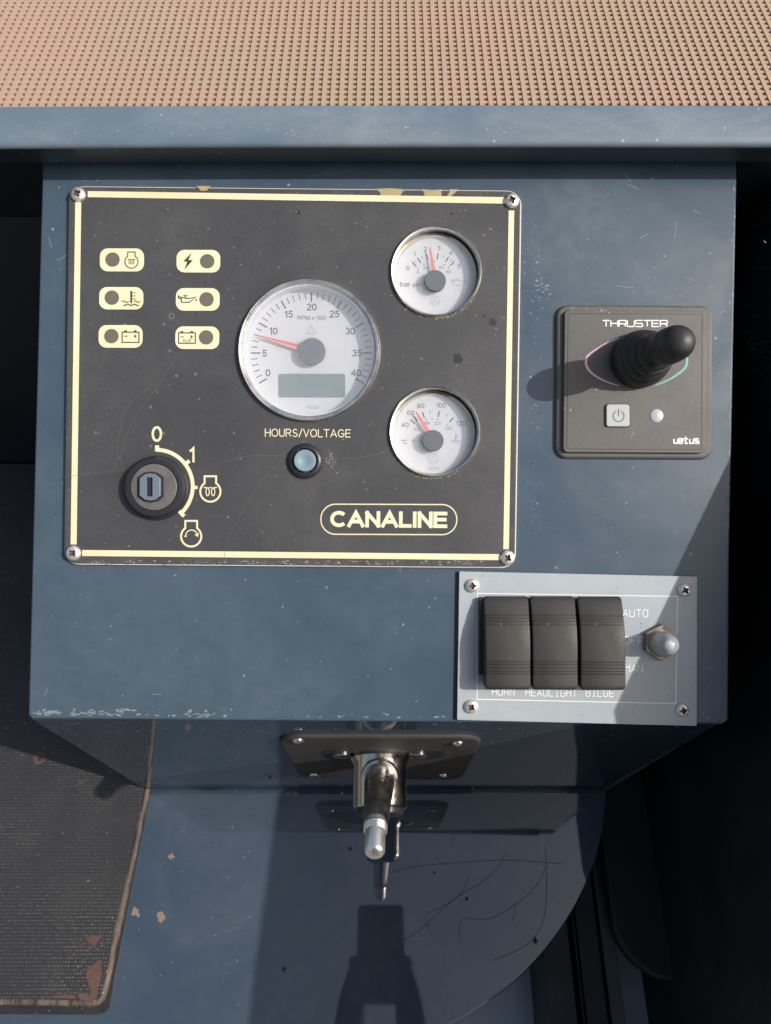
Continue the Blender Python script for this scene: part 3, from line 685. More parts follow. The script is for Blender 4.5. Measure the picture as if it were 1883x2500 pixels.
# warning-light labels
def k4(a, b): return (194.66 + a * .18057, 513.2 + b * .18057)
def K4(pts): return [P(*k4(a, b), H) for a, b in pts]
def c_at(a, b): return P(*k4(a, b), H)
def pill(x0, x1, y0, y1, cx, cy, lab, icon):
    q = [k4(x0, y1), k4(x1, y1 + 2), k4(x1 + 3, y0 + 2), k4(x0 + 3, y0)]
    o = part('warning_label', plate(rrect(PP(q, H), 17, 7), H, zi + .4), M['cream'], ep, label=lab)
    c = c_at(cx, cy); o['_o'] = o['_o']
    part('indicator_lens', plate(circ(c[0], c[1], 15.4, 40), zi + .4, zi + 1.2, bev=.4), M['lens'], ep, parent=o)
    part('label_symbol', icon, M['ink'], ep, parent=o)
zs = zi + .7
def st(pts, w_, closed=False, z=None): return stroke(K4(pts), w_, zs if z is None else z, closed)
def glow(f, cx, cy, r, nw, ny0, ny1, w_, w2, z, coil=1.0):
    a0 = math.degrees(math.asin(min(1, nw / r))); C = (cx, cy)
    body = [(cx + r * math.sin(math.radians(t)), cy - r * math.cos(math.radians(t))) for t in [a0 + (360 - 2 * a0) * i / 36 for i in range(37)]]
    pts = [(cx + nw, ny1)] + body + [(cx - nw, ny1), (cx - nw, ny0), (cx + nw, ny0)]
    return stroke(f(pts), w_, z, True)
def coils(f, cx, cy, r, w2, z):
    g = []
    for s in (-1, 1):
        x = cx + s * r * .25
        g.append(stroke(f([(x + r * .15 * math.cos(t), cy + r * .02 + r * .36 * math.sin(t)) for t in [math.radians(20 * i) for i in range(18)]]), w2, z + .05 * s, True))
    g.append(stroke(f([(cx - r * .60, cy - r * .36), (cx - r * .34, cy - r * .36)]), w2, z)); g.append(stroke(f([(cx + r * .34, cy - r * .36), (cx + r * .6, cy - r * .36)]), w2, z + .1))
    g.append(stroke(f([(cx - r * .12, cy - r * .36), (cx + r * .12, cy - r * .36)]), w2, z + .15))
    return join(*g)
i1 = join(glow(K4, 498, 290, 78, 44, 175, 225, 2.2, 0, zs), coils(K4, 498, 290, 78, 1.5, zs))
pill(118, 645, 130, 405, 273, 265, 'label with glow plug symbol', i1)
bolt = [(1218, 182), (1118, 288), (1166, 290), (1130, 388), (1232, 272), (1180, 270)]
pill(1035, 1557, 148, 418, 1405, 285, 'label with lightning bolt symbol', sheet(K4(bolt)[::-1], zs))
def wave(x0, x1, y, a, ph=0): return [(x0 + (x1 - x0) * i / 16, y + a * math.sin(ph + i * math.pi * 2 * (x1 - x0) / 75 / 16)) for i in range(17)]
therm = join(st([(495, 640), (495, 788)], 3.9), *[st([(500, y), (548, y)], 1.6, z=zs + .1) for y in (664, 700, 736)], st(wave(383, 468, 768, 9, 3), 2, z=zs + .05), st(wave(525, 605, 768, 9, 3), 2, z=zs + .05), st(wave(402, 586, 806, 8), 2.4, z=zs + .05))
pill(110, 637, 592, 860, 265, 720, 'label with thermometer in waves symbol', therm)
can = join(st([(1092, 718), (1098, 775), (1192, 775), (1268, 712), (1190, 732), (1092, 718), (1060, 700), (1062, 726), (1096, 738)], 2.2), st([(1120, 697), (1168, 697)], 2.2), st([(1143, 697), (1143, 724)], 2, z=zs + .1), st([(1270, 735), (1274, 760)], 2.6))
pill(1027, 1550, 605, 875, 1397, 740, 'label with oil can symbol', can)
def batt(x0, x1, y0, y1, xa, xb):
    return join(st([(x0, y0), (x1, y0), (x1, y1), (x0, y1)], 2.3, True), st([(xa - 16, y0 - 12), (xa + 16, y0 - 12)], 3.5, z=zs + .1), st([(xb - 16, y0 - 12), (xb + 16, y0 - 12)], 3.5, z=zs + .1), st([(x0 + 22, y0 + 48), (x0 + 62, y0 + 48)], 1.9), st([(x1 - 62, y0 + 48), (x1 - 28, y0 + 48)], 1.9), st([(x1 - 45, y0 + 28), (x1 - 45, y0 + 68)], 1.9, z=zs + .1))
pill(103, 628, 1047, 1318, 260, 1180, 'label with battery symbol', batt(387, 588, 1133, 1255, 428, 544))
ax, ay = c_at(1160, 1234)
pill(1020, 1545, 1063, 1333, 1392, 1195, 'label with battery symbol and AUX', join(batt(1062, 1262, 1142, 1266, 1102, 1220), text('AUX', ax, ay, 18.5, 7, zs, rot=ROT)))
# lettering and badge
x, y = P(665, 935.5, H); part('lettering', text('HOURS/VOLTAGE', x, y, 184, 17.5, zi, bold=.4, rot=ROT), M['creamtext'], ep, label='cream words HOURS/VOLTAGE')
x, y = P(840, 1122, H); part('lettering', text('CANALINE', x, y, 251, 35, zi, bold=4.2, rot=math.radians(-.5), space=1.02), M['cream'], ep, label='bold cream word CANALINE')
bq = rrect(PP([(693, 1154), (986, 1155), (988, 1090), (694, 1089)], H), 31.5, 14)
part('badge_outline', stroke(bq, 2.6, zi, True), M['creamtext'], ep)
# blue push button
x, y = P(660, 996, H)
pb = part('push_button', lathe([(38, H), (38, H + 4), (34, H + 9), (29, H + 11), (27, H + 11), (27, H + 2)], x, y, 56, cap=False), M['darkring'], ep, True, label='light blue hours and voltage button in black collar', loc=(x, y, H))
part('button_cap', lathe([(23.5, H + 2), (23.5, H + 15), (22, H + 17), (11, H + 17), (9.5, H + 16), (.1, H + 16)], x, y, 48), M['bluebtn'], ep, True, parent=pb)
# key switch
def k7(a, b): return (238.9 + a * .15933, 902.5 + b * .15933)
def K7(pts): return [P(*k7(a, b), H) for a, b in pts]
kx, ky = P(*k7(600, 945), H + 6)
ks = part('key_switch', join(lathe([(69, H), (69, H + 5), (65, H + 9), (63, H + 9)], kx + 3, ky - 1, 8 * 8)), M['darkring'], ep, True, label='black ignition key switch with worn grey centre', loc=(kx, ky, H))
ax_, ay_ = P(*k7(583, 940), H + 22)
part('switch_collar', lathe([(64, H + 9), (64, H + 16), (61, H + 21), (56, H + 22), (51, H + 22), (50, H + 19)], ax_, ay_, 72, cap=False), M['darkring'], ep, True, parent=ks)
part('switch_disc', lathe([(49.4, H + 9), (49.4, H + 20), (47.5, H + 21.5), (.1, H + 21.5)], ax_, ay_, 64), M['keydisc'], ep, True, parent=ks)
tx, ty = P(*k7(538, 938), H + 26)
def hexr(w_, h_, sx=0): return [(tx - w_, ty - h_ * .62), (tx - w_ * .5, ty - h_ * .93), (tx, ty - h_), (tx + w_ * .5, ty - h_ * .93), (tx + w_, ty - h_ * .62), (tx + w_, ty + h_ * .62), (tx + w_ * .5, ty + h_ * .93), (tx, ty + h_), (tx - w_ * .5, ty + h_ * .93), (tx - w_, ty + h_ * .62)]
part('tumbler_surround', plate(hexr(28, 33), H + 21.6, H + 23, bev=.6), M['darkring'], ep, parent=ks)
part('key_tumbler', plate(hexr(22, 29), H + 23, H + 29, bev=1.5, holes=[[(tx - 7, ty - 20), (tx - 7, ty + 20), (tx + 6, ty + 20), (tx + 6, ty - 20)]], bottom=False), M['tumbler'], ep, parent=ks)
part('key_slot', box(tx - 7.5, tx + 6.5, ty - 20.5, ty + 20.5, H + 23.1, H + 24.6), M['darkring'], ep, parent=ks)
ca = K7([(620, 930)])[0]; R_ = 78.5
gs = [stroke(arc(ca[0], ca[1], R_, 89, -47, 40), 8.2, zi)]
def tk(a, r0, r1, w_): 
    q = math.radians(a); return stroke([(ca[0] + r0 * math.cos(q), ca[1] + r0 * math.sin(q)), (ca[0] + r1 * math.cos(q), ca[1] + r1 * math.sin(q))], w_, zi + .12)
gs += [tk(88.5, 75, 88, 9), tk(37.5, 79, 90, 8), tk(-1.5, 79, 89, 7), tk(-47, 72, 88, 8)]
part('switch_scale', join(*gs), M['cream'], ep, label='cream position arc round the key switch')
x, y = K7([(630, 220)])[0]; part('numeral', text('0', x, y, 23, 34, zi, bold=1.5), M['creamtext'], ep)
x, y = K7([(1103, 500)])[0]; part('numeral', text('1', x, y, 14, 33, zi, bold=1.5), M['creamtext'], ep)
part('start_symbol', join(glow(K7, 1355, 1000, 137, 78, 793, 870, 4.2, 0, zi)), M['creamtext'], ep, label='cream glow plug outline symbol')
part('start_symbol', coils(K7, 1355, 1000, 150, 2.2, zi), M['creamtext'], ep)
g = glow(K7, 1095, 1608, 137, 80, 1398, 1470, 4.2, 0, zi)
am = stroke(K7([(1018 + 82 - 80 * math.cos(math.radians(t)), 1600 - 78 * math.sin(math.radians(t))) for t in range(0, 171, 10)]), 2.4, zi + .1)
ah = sheet(K7([(1140, 1585), (1190, 1618), (1196, 1560)])[::-1], zi + .2); ab = stroke(K7([(1002, 1608), (1036, 1608)]), 2.2, zi + .15)
part('start_symbol', join(g, am, ah, ab), M['creamtext'], ep, label='cream engine outline with turning arrow')
# ---- gauges
def gauge(name, X, Y, ctr, R, label, dialz=-14, recess=False):
    x, y = ctr
    if recess: prof = [(R + 1, H + .2), (R + .5, H + 6), (R - 1.5, H + 8), (R - 4, H + 7), (R - 5, H + 2), (R - 5, H - 16)]
    else: prof = [(R + 3, H + .2), (R + 2.5, H + 7), (R, H + 11), (R - 2, H + 10.5), (R - 3, H + 8), (R - 4.5, H + 8), (R - 6, H + 10), (R - 8, H + 9.5), (R - 9, H + 6)]
    b = part(name, lathe(prof, x, y, 112, cap=False), M['bezel'], ep, True, label=label, loc=(x, y, H))
    return b
# tachometer
dz = -14.0
t0 = gauge('tachometer', 0, 0, g0, 150, 'large silver rev counter gauge with red needle')
part('inner_wall', lathe([(141, H + 9), (141, H + 5), (139, H + 5), (139, dz)], g0[0], g0[1], 96, cap=False), M['dialwall'], ep, True, parent=t0)
part('dial_face', plate(circ(g0[0], g0[1], 139.5, 96), dz - 3, dz), M['dial'], ep, parent=t0)
def k5(a, b): return (504.3 + a * .20182, 584 + b * .20182)
def K5(pts, h=dz): return [P(*k5(a, b), h) for a, b in pts]
tc5 = K5([(835, 885)])[0]; kd = (D - dz) / D; zd = dz + .35
gs = []
for i in range(41):
    a = math.radians(210 - 6 * i); big = i % 5 == 0; r1 = 130.5 * kd; r0 = (110.5 if big else 116.5) * kd
    gs.append(stroke([(tc5[0] + r0 * math.cos(a), tc5[1] + r0 * math.sin(a)), (tc5[0] + r1 * math.cos(a), tc5[1] + r1 * math.sin(a))], 3.0 if big else 1.9, zd))
part('scale_ticks', join(*gs), M['numeral'], ep, parent=t0, kind='stuff')
gs = []
for s_, a, b, w_ in (('0', 370, 1097, 10.5), ('5', 333, 888, 9.8), ('10', 428, 650, 18.5), ('15', 592, 470, 18.5), ('20', 838, 393, 21.5), ('25', 1082, 468, 21.5), ('30', 1250, 650, 21), ('35', 1322, 885, 21.5), ('40', 1312, 1097, 22)):
    x, y = K5([(a, b)])[0]; gs.append(text(s_, x, y, w_ * kd, 15.2 * kd, zd, bold=1.0))
x, y = K5([(838, 508)])[0]; gs.append(text('RPM x 100', x, y, 61, 9.2, zd, bold=.8))
x, y = K5([(847, 1467)])[0]; gs.append(text('VDO', x, y, 27, 6, zd, bold=.8, space=1.15))
part('dial_print', join(*gs), M['numeral'], ep, parent=t0)
x, y = K5([(836, 640)])[0]
part('dial_emblem', plate(circ(x, y, 14, 32), zd, zd + .15), M['fainter'], ep, parent=t0)
part('dial_emblem', stroke([(x - 10, y - 8), (x + 10, y - 8), (x, y + 9)], 1.3, zd + .4, True), M['faint'], ep, parent=t0)
q = K5([(487, 1360), (1198, 1360), (1198, 1108), (487, 1108)])
part('display_window', plate(rrect(q, 4.5, 5), zd, zd + 1.2, bev=.3), M['lcd'], ep, parent=t0)
hz = dz + 19; kh = (D - hz) / D
hc = P(*k5(840, 865), hz)
def needle(fr, par, hub, tip, w0, w1, z):
    a = Vector(hub); b = Vector(tip); d = (b - a).normalized(); n_ = Vector((-d.y, d.x)); s0 = a + d * 10
    def row(p, hw): return [(p.x + n_.x * hw, p.y + n_.y * hw, z), (p.x, p.y, z + 2.4), (p.x - n_.x * hw, p.y - n_.y * hw, z)]
    V = row(s0, w0 / 2) + row(b, w1 / 2)
    up = [(0, 1, 4, 3)]; dn = [(1, 2, 5, 4)]
    if n_.y < 0: up, dn = dn, up
    part('needle', (V, [up[0], (0, 2, 1), (3, 4, 5)]), M['red'], fr, parent=par)
    part('needle_lit_flank', (V, dn), M['pink'], fr, parent=par)
nt_ = P(*k5(280, 703), dz + 9)
hn = P(*k5(838, 868), dz + 9)
needle(ep, t0, hn, nt_, 15, 3.6, dz + 9)
part('needle_hub', lathe([(28, dz + 10), (29.2, dz + 11), (29.2, hz - 2), (28, hz), (.1, hz)], hc[0], hc[1], 56), M['hub'], ep, True, parent=t0)
part('glass_cover', plate(circ(g0[0], g0[1], 141.8, 96), H + 5.2, H + 7.6), M['glass'], ep, parent=t0)
# small gauges
SG = -12.0
def small(ctr, base, label, ticks, minors, dots, nums, smalls, hubp, tip, w0, extra):
    def kk(a, b): return (814 + a * .15933, base + b * .15933)
    def KK(pts, h=SG): return [P(*kk(a, b), h) for a, b in pts]
    s = gauge('gauge', 0, 0, ctr, RG, label, recess=True)
    bx, by = ctr[0] - 4, ctr[1] - 3
    part('inner_bezel', lathe([(RG - 1.5, -8), (RG - 3, -3), (RG - 7, 0), (RG - 10, -1.5), (RG - 12, SG)], bx + 1, by, 88, cap=False), M['chrome'], ep, True, parent=s)
    part('dial_face', plate(circ(bx, by, RG - 6, 80), SG - 3, SG), M['dial'], ep, parent=s)
    z = SG + .35; gs = [stroke(KK(t), 2.6, z) for t in ticks] + [stroke(KK(t), 1.2, z) for t in minors] + [sheet(circ(*KK([d])[0], 1.5, 8), z) for d in dots]
    part('scale_ticks', join(*gs), M['numeral'], ep, parent=s)
    gs = [text(t, *KK([(a, b)])[0], w_, h_, z, bold=.6) for t, a, b, w_, h_ in nums]
    part('dial_print', join(*gs), M['numeral'], ep, parent=s)
    gs = [text(t, *KK([(a, b)])[0], w_, h_, z) for t, a, b, w_, h_ in smalls]
    part('small_numerals', join(*gs), M['faint'] if 0 else M['numeral'], ep, parent=s)
    for m_, g in extra(KK, z): part('dial_symbol', g, M[m_], ep, parent=s)
    hh = SG + 20
    hp = P(*kk(*hubp), hh); h2 = P(*kk(*hubp), SG + 9)
    needle(ep, s, h2, P(*kk(*tip), SG + 9), w0, 2.8, SG + 9)
    part('needle_hub', lathe([(22.6, SG + 10), (23, SG + 11), (23, hh - 1.5), (21.8, hh), (.1, hh)], hp[0], hp[1], 48), M['hub'], ep, True, parent=s)
    part('glass_cover', plate(circ(bx, by, RG - 7.5, 80), -2.2, -.8), M['glass'], ep, parent=s)
def ex1(KK, z):
    c = KK([(790, 1195)])[0]
    oil = [stroke(KK([(1040, 915), (1045, 982), (1140, 982), (1215, 915), (1150, 925), (1130, 915), (1040, 915), (1005, 905), (1008, 925), (1040, 935)]), 1.5, z), stroke(KK([(1060, 900), (1110, 900)]), 1.4, z), stroke(KK([(1086, 900), (1086, 915)]), 1.4, z + .1), sheet(circ(*KK([(1215, 955)])[0], 1.2, 8), z)]
    return [('faint', join(*oil)), ('faint', stroke(circ(c[0], c[1], 10.5, 28), 1.2, z, True)), ('faint', stroke([(c[0] - 6, c[1] - 4.5), (c[0] + 6, c[1] - 4.5), (c[0], c[1] + 6)], 1.0, z + .1, True))]
small(g1, 460.1, 'small silver oil pressure gauge in bar, upper right of the panel',
      [[(480, 665), (540, 730)], [(553, 610), (600, 680)], [(672, 555), (695, 635)], [(832, 545), (820, 630)], [(975, 595), (935, 660)], [(1050, 655), (1000, 715)]],
      [[(520, 650), (540, 680)], [(610, 585), (625, 625)], [(910, 570), (900, 610)], [(1015, 625), (1000, 655)]],
      [(565, 757), (640, 695), (785, 657), (920, 700), (972, 740)],
      [('0', 420, 748, 7, 10), ('1', 515, 558, 4, 10), ('2', 660, 492, 6.8, 10), ('3', 843, 478, 6.8, 10), ('4', 1003, 540, 7.4, 10), ('5', 1118, 720, 6.8, 10), ('bar', 385, 965, 22, 11)],
      [('0', 557, 803, 4, 6.4), ('20', 660, 745, 10, 6.4), ('60', 878, 735, 10, 6.4), ('80', 975, 795, 10, 6.4), ('psi', 535, 970, 14, 8.5)], (795, 915), (722, 470), 9.5, ex1)
def ex2(KK, z):
    c = KK([(763, 1115)])[0]
    th = [stroke(KK([(1072, 775), (1072, 862)]), 3.2, z), stroke(KK([(1000, 865), (1145, 865)]), 1.5, z + .1), stroke(KK([(1018, 890), (1130, 890)]), 1.8, z), stroke(KK([(1082, 800), (1105, 800)]), 1, z), stroke(KK([(1082, 825), (1105, 825)]), 1, z)]
    return [('faint', join(*th)), ('faint', stroke(circ(c[0], c[1], 11, 28), 1.2, z, True)), ('faint', stroke([(c[0] - 6.5, c[1] - 5), (c[0] + 6.5, c[1] - 5), (c[0], c[1] + 6.5)], 1.0, z + .1, True))]
small(g2, 814, 'small silver water temperature gauge in degrees, lower right of the panel',
      [[(460, 580), (520, 640)], [(505, 535), (555, 600)], [(620, 475), (645, 555)], [(848, 465), (835, 545)], [(1040, 553), (985, 615)]],
      [[(722, 455), (722, 500)], [(960, 505), (940, 548)]], [(545, 662), (665, 580), (748, 570), (825, 578), (958, 650)],
      [('40', 383, 652, 16, 10.3), ('60', 460, 487, 15.5, 10.3), ('80', 597, 393, 16, 10.3), ('100', 872, 387, 21, 10.3), ('120', 1140, 630, 22, 10.3), ('\u00b0C', 375, 882, 13.5, 9.6), ('VDO', 768, 1242, 24, 5)],
      [('105', 545, 712, 14, 6.4), ('180', 680, 628, 13, 6.4), ('220', 825, 630, 14.5, 6.4), ('250', 975, 700, 14.5, 6.4), ('\u00b0F', 490, 870, 9, 6)], (763, 865), (535, 475), 11, ex2)
# crusty residue below the small gauges, dust stain, blots, scratches on the panel
random.seed(21)
gs = []
for c in (g1, g2):
    for k in range(110):
        a = math.radians(random.gauss(-105, 30)); r = RG + abs(random.gauss(0, 2.2)); gs.append(blob(c[0] + r * math.cos(a), c[1] + r * math.sin(a), random.uniform(.7, 2), H + .3 + .01 * (k % 7), .5, 7))
part('crusty_residue', join(*gs), surf('crusty_residue', (.22, .19, .12), .9, dust=.8, dustcol=(.34, .30, .2), speck=0, dscale=200), ep, kind='stuff')
gs = []
for X, Y, r, ir in ((990, 774, 10.5, .25), (1065, 696, 8, .1), (645, 460, 4, .2), (1046, 588 + 95, 3, .2), (975, 462, 3, .1), (1078, 628 * .99, 8, .1)):
    if (X, r) == (1078, 8): continue
    x, y = P(X, Y, H); gs.append(blob(x, y, r, zi - .1, ir, 18))
part('dark_stain', join(*gs), M['stain'], ep, kind='stuff')
gs = [stroke(cr(PP(q, H), 8), .8, zi + .05) for q in (
    [(430, 610), (400, 730), (340, 835), (290, 905), (262, 985), (275, 1035)], [(138, 1030), (200, 1022), (262, 1016), (300, 1020), (318, 1032)],
    [(480, 1000), (535, 985), (600, 985), (680, 988), (760, 990), (840, 975)], [(620, 985), (560, 1045), (520, 1110), (488, 1180), (486, 1225)],
    [(445, 500), (447, 560), (452, 600), (440, 640), (428, 690)], [(440, 600), (425, 655), (395, 700)], [(300, 640), (360, 670), (400, 720)], [(800, 830), (835, 860), (870, 890)],
    [(985, 1105), (1020, 1140), (1080, 1200)], [(250, 1010), (270, 890), (330, 830)])]
for k in range(0): pass
part('scratches', join(*gs), M['palehair'], ep, kind='stuff')
gs = []
for k in range(150):
    X, Y = random.uniform(180, 1090), random.uniform(445, 1180)
    if min(math.hypot(X - 667, Y - 755) - 158, math.hypot(X - 945, Y - 583) - 105, math.hypot(X - 940, Y - 931) - 105) < 0 or (205 < X < 480 and 530 < Y < 760): continue
    x, y = P(X, Y, H); gs.append(blob(x, y, random.uniform(.5, 1.1), zi, .5, 7, random.uniform(1, 3), 1, random.uniform(0, 3)))
for k in range(60):
    x, y = P(random.gauss(715, 5), random.gauss(992, 8), H); gs.append(blob(x, y, random.uniform(.6, 1.4), zi, .5, 7))
for k in range(160):
    x, y = P(random.uniform(200, 1070), 1214 + random.uniform(-3, 6) + .008 * 0, H); gs.append(blob(x, y, random.uniform(.6, 1.5), zi, .5, 7, random.uniform(1, 3)))
x, y = P(371, 683, H); gs.append(stroke(circ(x, y, 5.5, 14), 1.1, zi, True))
x, y = P(393, 734.5, H); gs.append(blob(x, y, 3, zi, .3, 9, 2.4, .6))
part('pale_flecks', join(*gs), surf('pale_fleck', (.26, .25, .23), .8, dust=0, speck=0, bump=0), ep, kind='stuff')

# ================================================================ THRUSTER PANEL
tp = Frame(FACE, (533, 279, 0), 'thruster_panel', 'square charcoal thruster joystick panel with power button at the right of the console', 'control panel')
bq = [P(1198, 991), P(1537, 993), P(1537, 662), P(1200, 660)]
part('mounting_flange', plate(rrect(bq, 26, 8), .4, 9, bev=6, seg=3), M['grille'], tp, True)
TZ = 18.0
tq = [P(1217, 977, TZ), P(1523, 979, TZ), P(1525, 671, TZ), P(1220, 670, TZ)]
part('panel_face', plate(rrect(tq, 10, 5), 9, TZ, bev=1.6, seg=2), M['grille'], tp, True)
i1_ = rrect(tq, 10, 5); part('face_groove', ring(inset(i1_, 7), inset(i1_, 8.1), TZ + .3), M['darkring'], tp)
def k6(a, b): return (1176.7 + a * .22837, 637 + b * .22837)
def K6(pts, h=TZ): return [P(*k6(a, b), h) for a, b in pts]
zt = TZ + .45
GL = {'T': [[(0, 1), (1, 1)], [(.5, .97), (.5, 0)]], 'H': [[(0, 0), (0, 1)], [(1, 0), (1, 1)], [(.05, .52), (.95, .52)]],
      'R': [[(0, 0), (0, .95), (.1, 1), (.85, 1), (1, .9), (1, .55), (.9, .45), (.05, .45)], [(.75, .42), (1, 0)]],
      'U': [[(0, 1), (0, .15), (.12, 0), (.88, 0), (1, .15), (1, 1)]], 'S': [[(1, 1), (.1, 1), (0, .9), (0, .6), (.1, .5), (.9, .5), (1, .4), (1, .1), (.9, 0), (0, 0)]],
      'E': [[(1, 1), (0, 1), (0, 0), (1, 0)], [(.05, .5), (.9, .5)]], 'A': [[(0, 0), (.5, 1), (1, 0)], [(.2, .33), (.8, .33)]], 'O': [[(.2, 0), (.8, 0), (1, .25), (1, .75), (.8, 1), (.2, 1), (0, .75), (0, .25), (.2, 0)]],
      'F': [[(1, 1), (0, 1), (0, 0)], [(0.05, .52), (.8, .52)]], 'M': [[(0, 0), (0, 1), (.5, .5), (1, 1), (1, 0)]], 'N': [[(0, 0), (0, 1), (1, 0), (1, 1)]],
      'D': [[(0, 0), (0, 1), (.7, 1), (1, .75), (1, .25), (.7, 0), (0, 0)]], 'L': [[(0, 1), (0, 0), (1, 0)]], 'I': [[(.5, 0), (.5, 1)], [(.15, 0), (.42, 0)], [(.58, 0), (.85, 0)], [(.15, 1), (.42, 1)], [(.58, 1), (.85, 1)]],
      'G': [[(1, .82), (.8, 1), (.2, 1), (0, .75), (0, .25), (.2, 0), (.8, 0), (1, .2), (1, .48), (.55, .48)]], 'B': [[(0, 0), (0, 1), (.75, 1), (.95, .85), (.95, .65), (.75, .52), (0.05, .52)], [(.75, .5), (1, .35), (1, .15), (.8, 0), (.05, 0)]],
      'v': [[(0, 1), (0, .15), (.2, 0), (.8, 0), (1, .15), (1, 1)]], 'e': [[(1, 0), (0, 0), (0, 1), (1, 1), (1, .5), (.12, .5)]], 't': [[(.3, 1.5), (.3, 0), (.9, 0)], [(0, 1), (.9, 1)]], 's': [[(1, 1), (0, 1), (0, .55), (1, .45), (1, 0), (0, 0)]], 'u': [[(0, 1), (0, 0), (1, 0), (1, 1)]]}
def letters(s, x0, y0, wd, ht, sw, z, adv=None, rot=0.0, gap=.35, slant=0.0):
    n = len(s); cw = wd / (n + (n - 1) * gap); g = []; cr_, sr = math.cos(rot), math.sin(rot)
    for i, ch_ in enumerate(s):
        for j, pl_ in enumerate(GL.get(ch_, [])):
            pts = []
            for u, v in pl_:
                X = i * cw * (1 + gap) + u * cw + v * ht * slant; Y = v * ht; pts.append((x0 + X * cr_ - Y * sr, y0 + X * sr + Y * cr_))
            g.append(stroke(pts, sw, z + .06 * j))
    return join(*g)
x, y = K6([(548, 300)])[0]
part('lettering', letters('THRUSTER', x, y, 138, 13, 2.4, zt, gap=.17), M['white'], tp, label='white word THRUSTER')
x, y = K6([(1222, 1404)])[0]
part('lettering', letters('vetus', x, y, 53, 9.5, 3.1, zt, gap=.40), M['white'], tp, label='small bold white word vetus')
pa = cr(K6([(705, 410), (590, 455), (470, 530), (405, 585), (390, 640), (410, 700), (470, 760), (580, 820), (708, 862)]), 5)
def tapw(n_, a, b): return [a + (b - a) * math.sin(math.pi * i / (n_ - 1)) for i in range(n_)]
part('direction_arc', stroke(pa, tapw(len(pa), 1.6, 5.4), zt), M['pinkarc'], tp, label='pink curved line left of the joystick')
pb_ = cr(K6([(1045, 410), (1180, 455), (1290, 520), (1338, 580), (1345, 640), (1320, 700), (1230, 770), (1140, 820), (1040, 858)]), 5)
part('direction_arc', stroke(pb_, tapw(len(pb_), 1.6, 5.4), zt), M['teal'], tp, label='teal curved line right of the joystick')
q = K6([(583, 1246), (803, 1246), (801, 1035), (583, 1035)], TZ + 4)
q2 = [(p[0] + d[0], p[1] + d[1]) for p, d in zip(q, ((-2, -2), (2, -2), (2, 2), (-2, 2)))]
part('button_surround', plate(rrect(q2, 6, 4), TZ + .2, TZ + .9), M['darkring'], tp)
pw = part('power_button', plate(rrect(q, 6, 5), TZ + .9, TZ + 5.5, bev=1.6), M['palebtn'], tp, True)
x, y = K6([(700, 1147)], TZ + 5.5)[0]
part('power_symbol', join(stroke(arc(x, y, 11.6, 118, 422, 30), 2.2, TZ + 5.9), stroke([(x, y + 1), (x, y + 16)], 2.2, TZ + 5.9)), M['hub'], tp, parent=pw)
x, y = K6([(1060, 1143)])[0]; part('status_light', lathe([(14, TZ + .2), (14, TZ + 1), (12.5, TZ + 1.8), (.1, TZ + 2.2)], x, y, 40), M['led'], tp, True)
# joystick
b0 = P(*k6(885, 618), TZ); t1 = P(1461, 741, 195)
def jc(z):
    f = (z - TZ) / (195 - TZ); return (b0[0] + (t1[0] - b0[0]) * f, b0[1] + (t1[1] - b0[1]) * f)
prof = [(60, TZ), (60.5, TZ + 8), (60, TZ + 20), (58, TZ + 32), (54, TZ + 38), (51, TZ + 40), (50, TZ + 44), (53, TZ + 47), (52, TZ + 54), (48, TZ + 58), (44, TZ + 60), (43, TZ + 64), (46, TZ + 67), (45, TZ + 74), (41, TZ + 78), (37, TZ + 79), (36, TZ + 82), (38, TZ + 85), (37, TZ + 92), (33, TZ + 97), (28, TZ + 99), (24, TZ + 104), (23, TZ + 118), (24, TZ + 124)]
js = part('joystick', lathe(prof, n=72, cen=jc), M['rubber'], tp, True, label='black rubber bellows joystick leaning a little right', loc=(*b0, TZ))
kn = [(22, TZ + 116), (28, TZ + 116.5), (31.5, TZ + 120), (34, TZ + 129), (35.5, TZ + 145), (34.6, TZ + 166), (34, TZ + 167), (34, TZ + 168), (34.6, TZ + 169), (34, TZ + 178), (32, TZ + 187), (28.5, TZ + 195), (23, TZ + 202), (16, TZ + 206.5), (8, TZ + 209), (.1, TZ + 210)]
part('joystick_knob', lathe(kn, n=64, cen=jc), M['rubber'], tp, True, parent=js)
# pale flake on the panel
fl = [[(842, 1250), (838, 1300), (820, 1325), (815, 1368)], [(820, 1322), (850, 1318), (856, 1328)]]
part('pale_flake', join(*[stroke(K6(f), 2.0, zt + .05 * i) for i, f in enumerate(fl)]), M['chip'], tp)
gs = []
for k in range(60):
    x, y = K6([(random.uniform(200, 1500), random.choice((random.uniform(110, 170), random.uniform(200, 1450))))])[0]; gs.append(blob(x, y, random.uniform(.5, 1.2), zt, .5, 7))
for k in range(14):
    x, y = K6([(random.gauss(545, 18), random.gauss(150, 5))])[0]; gs.append(blob(x, y, random.uniform(.8, 2), zt, .5, 7))
part('pale_flecks', join(*gs), M['scuff'], tp, kind='stuff')

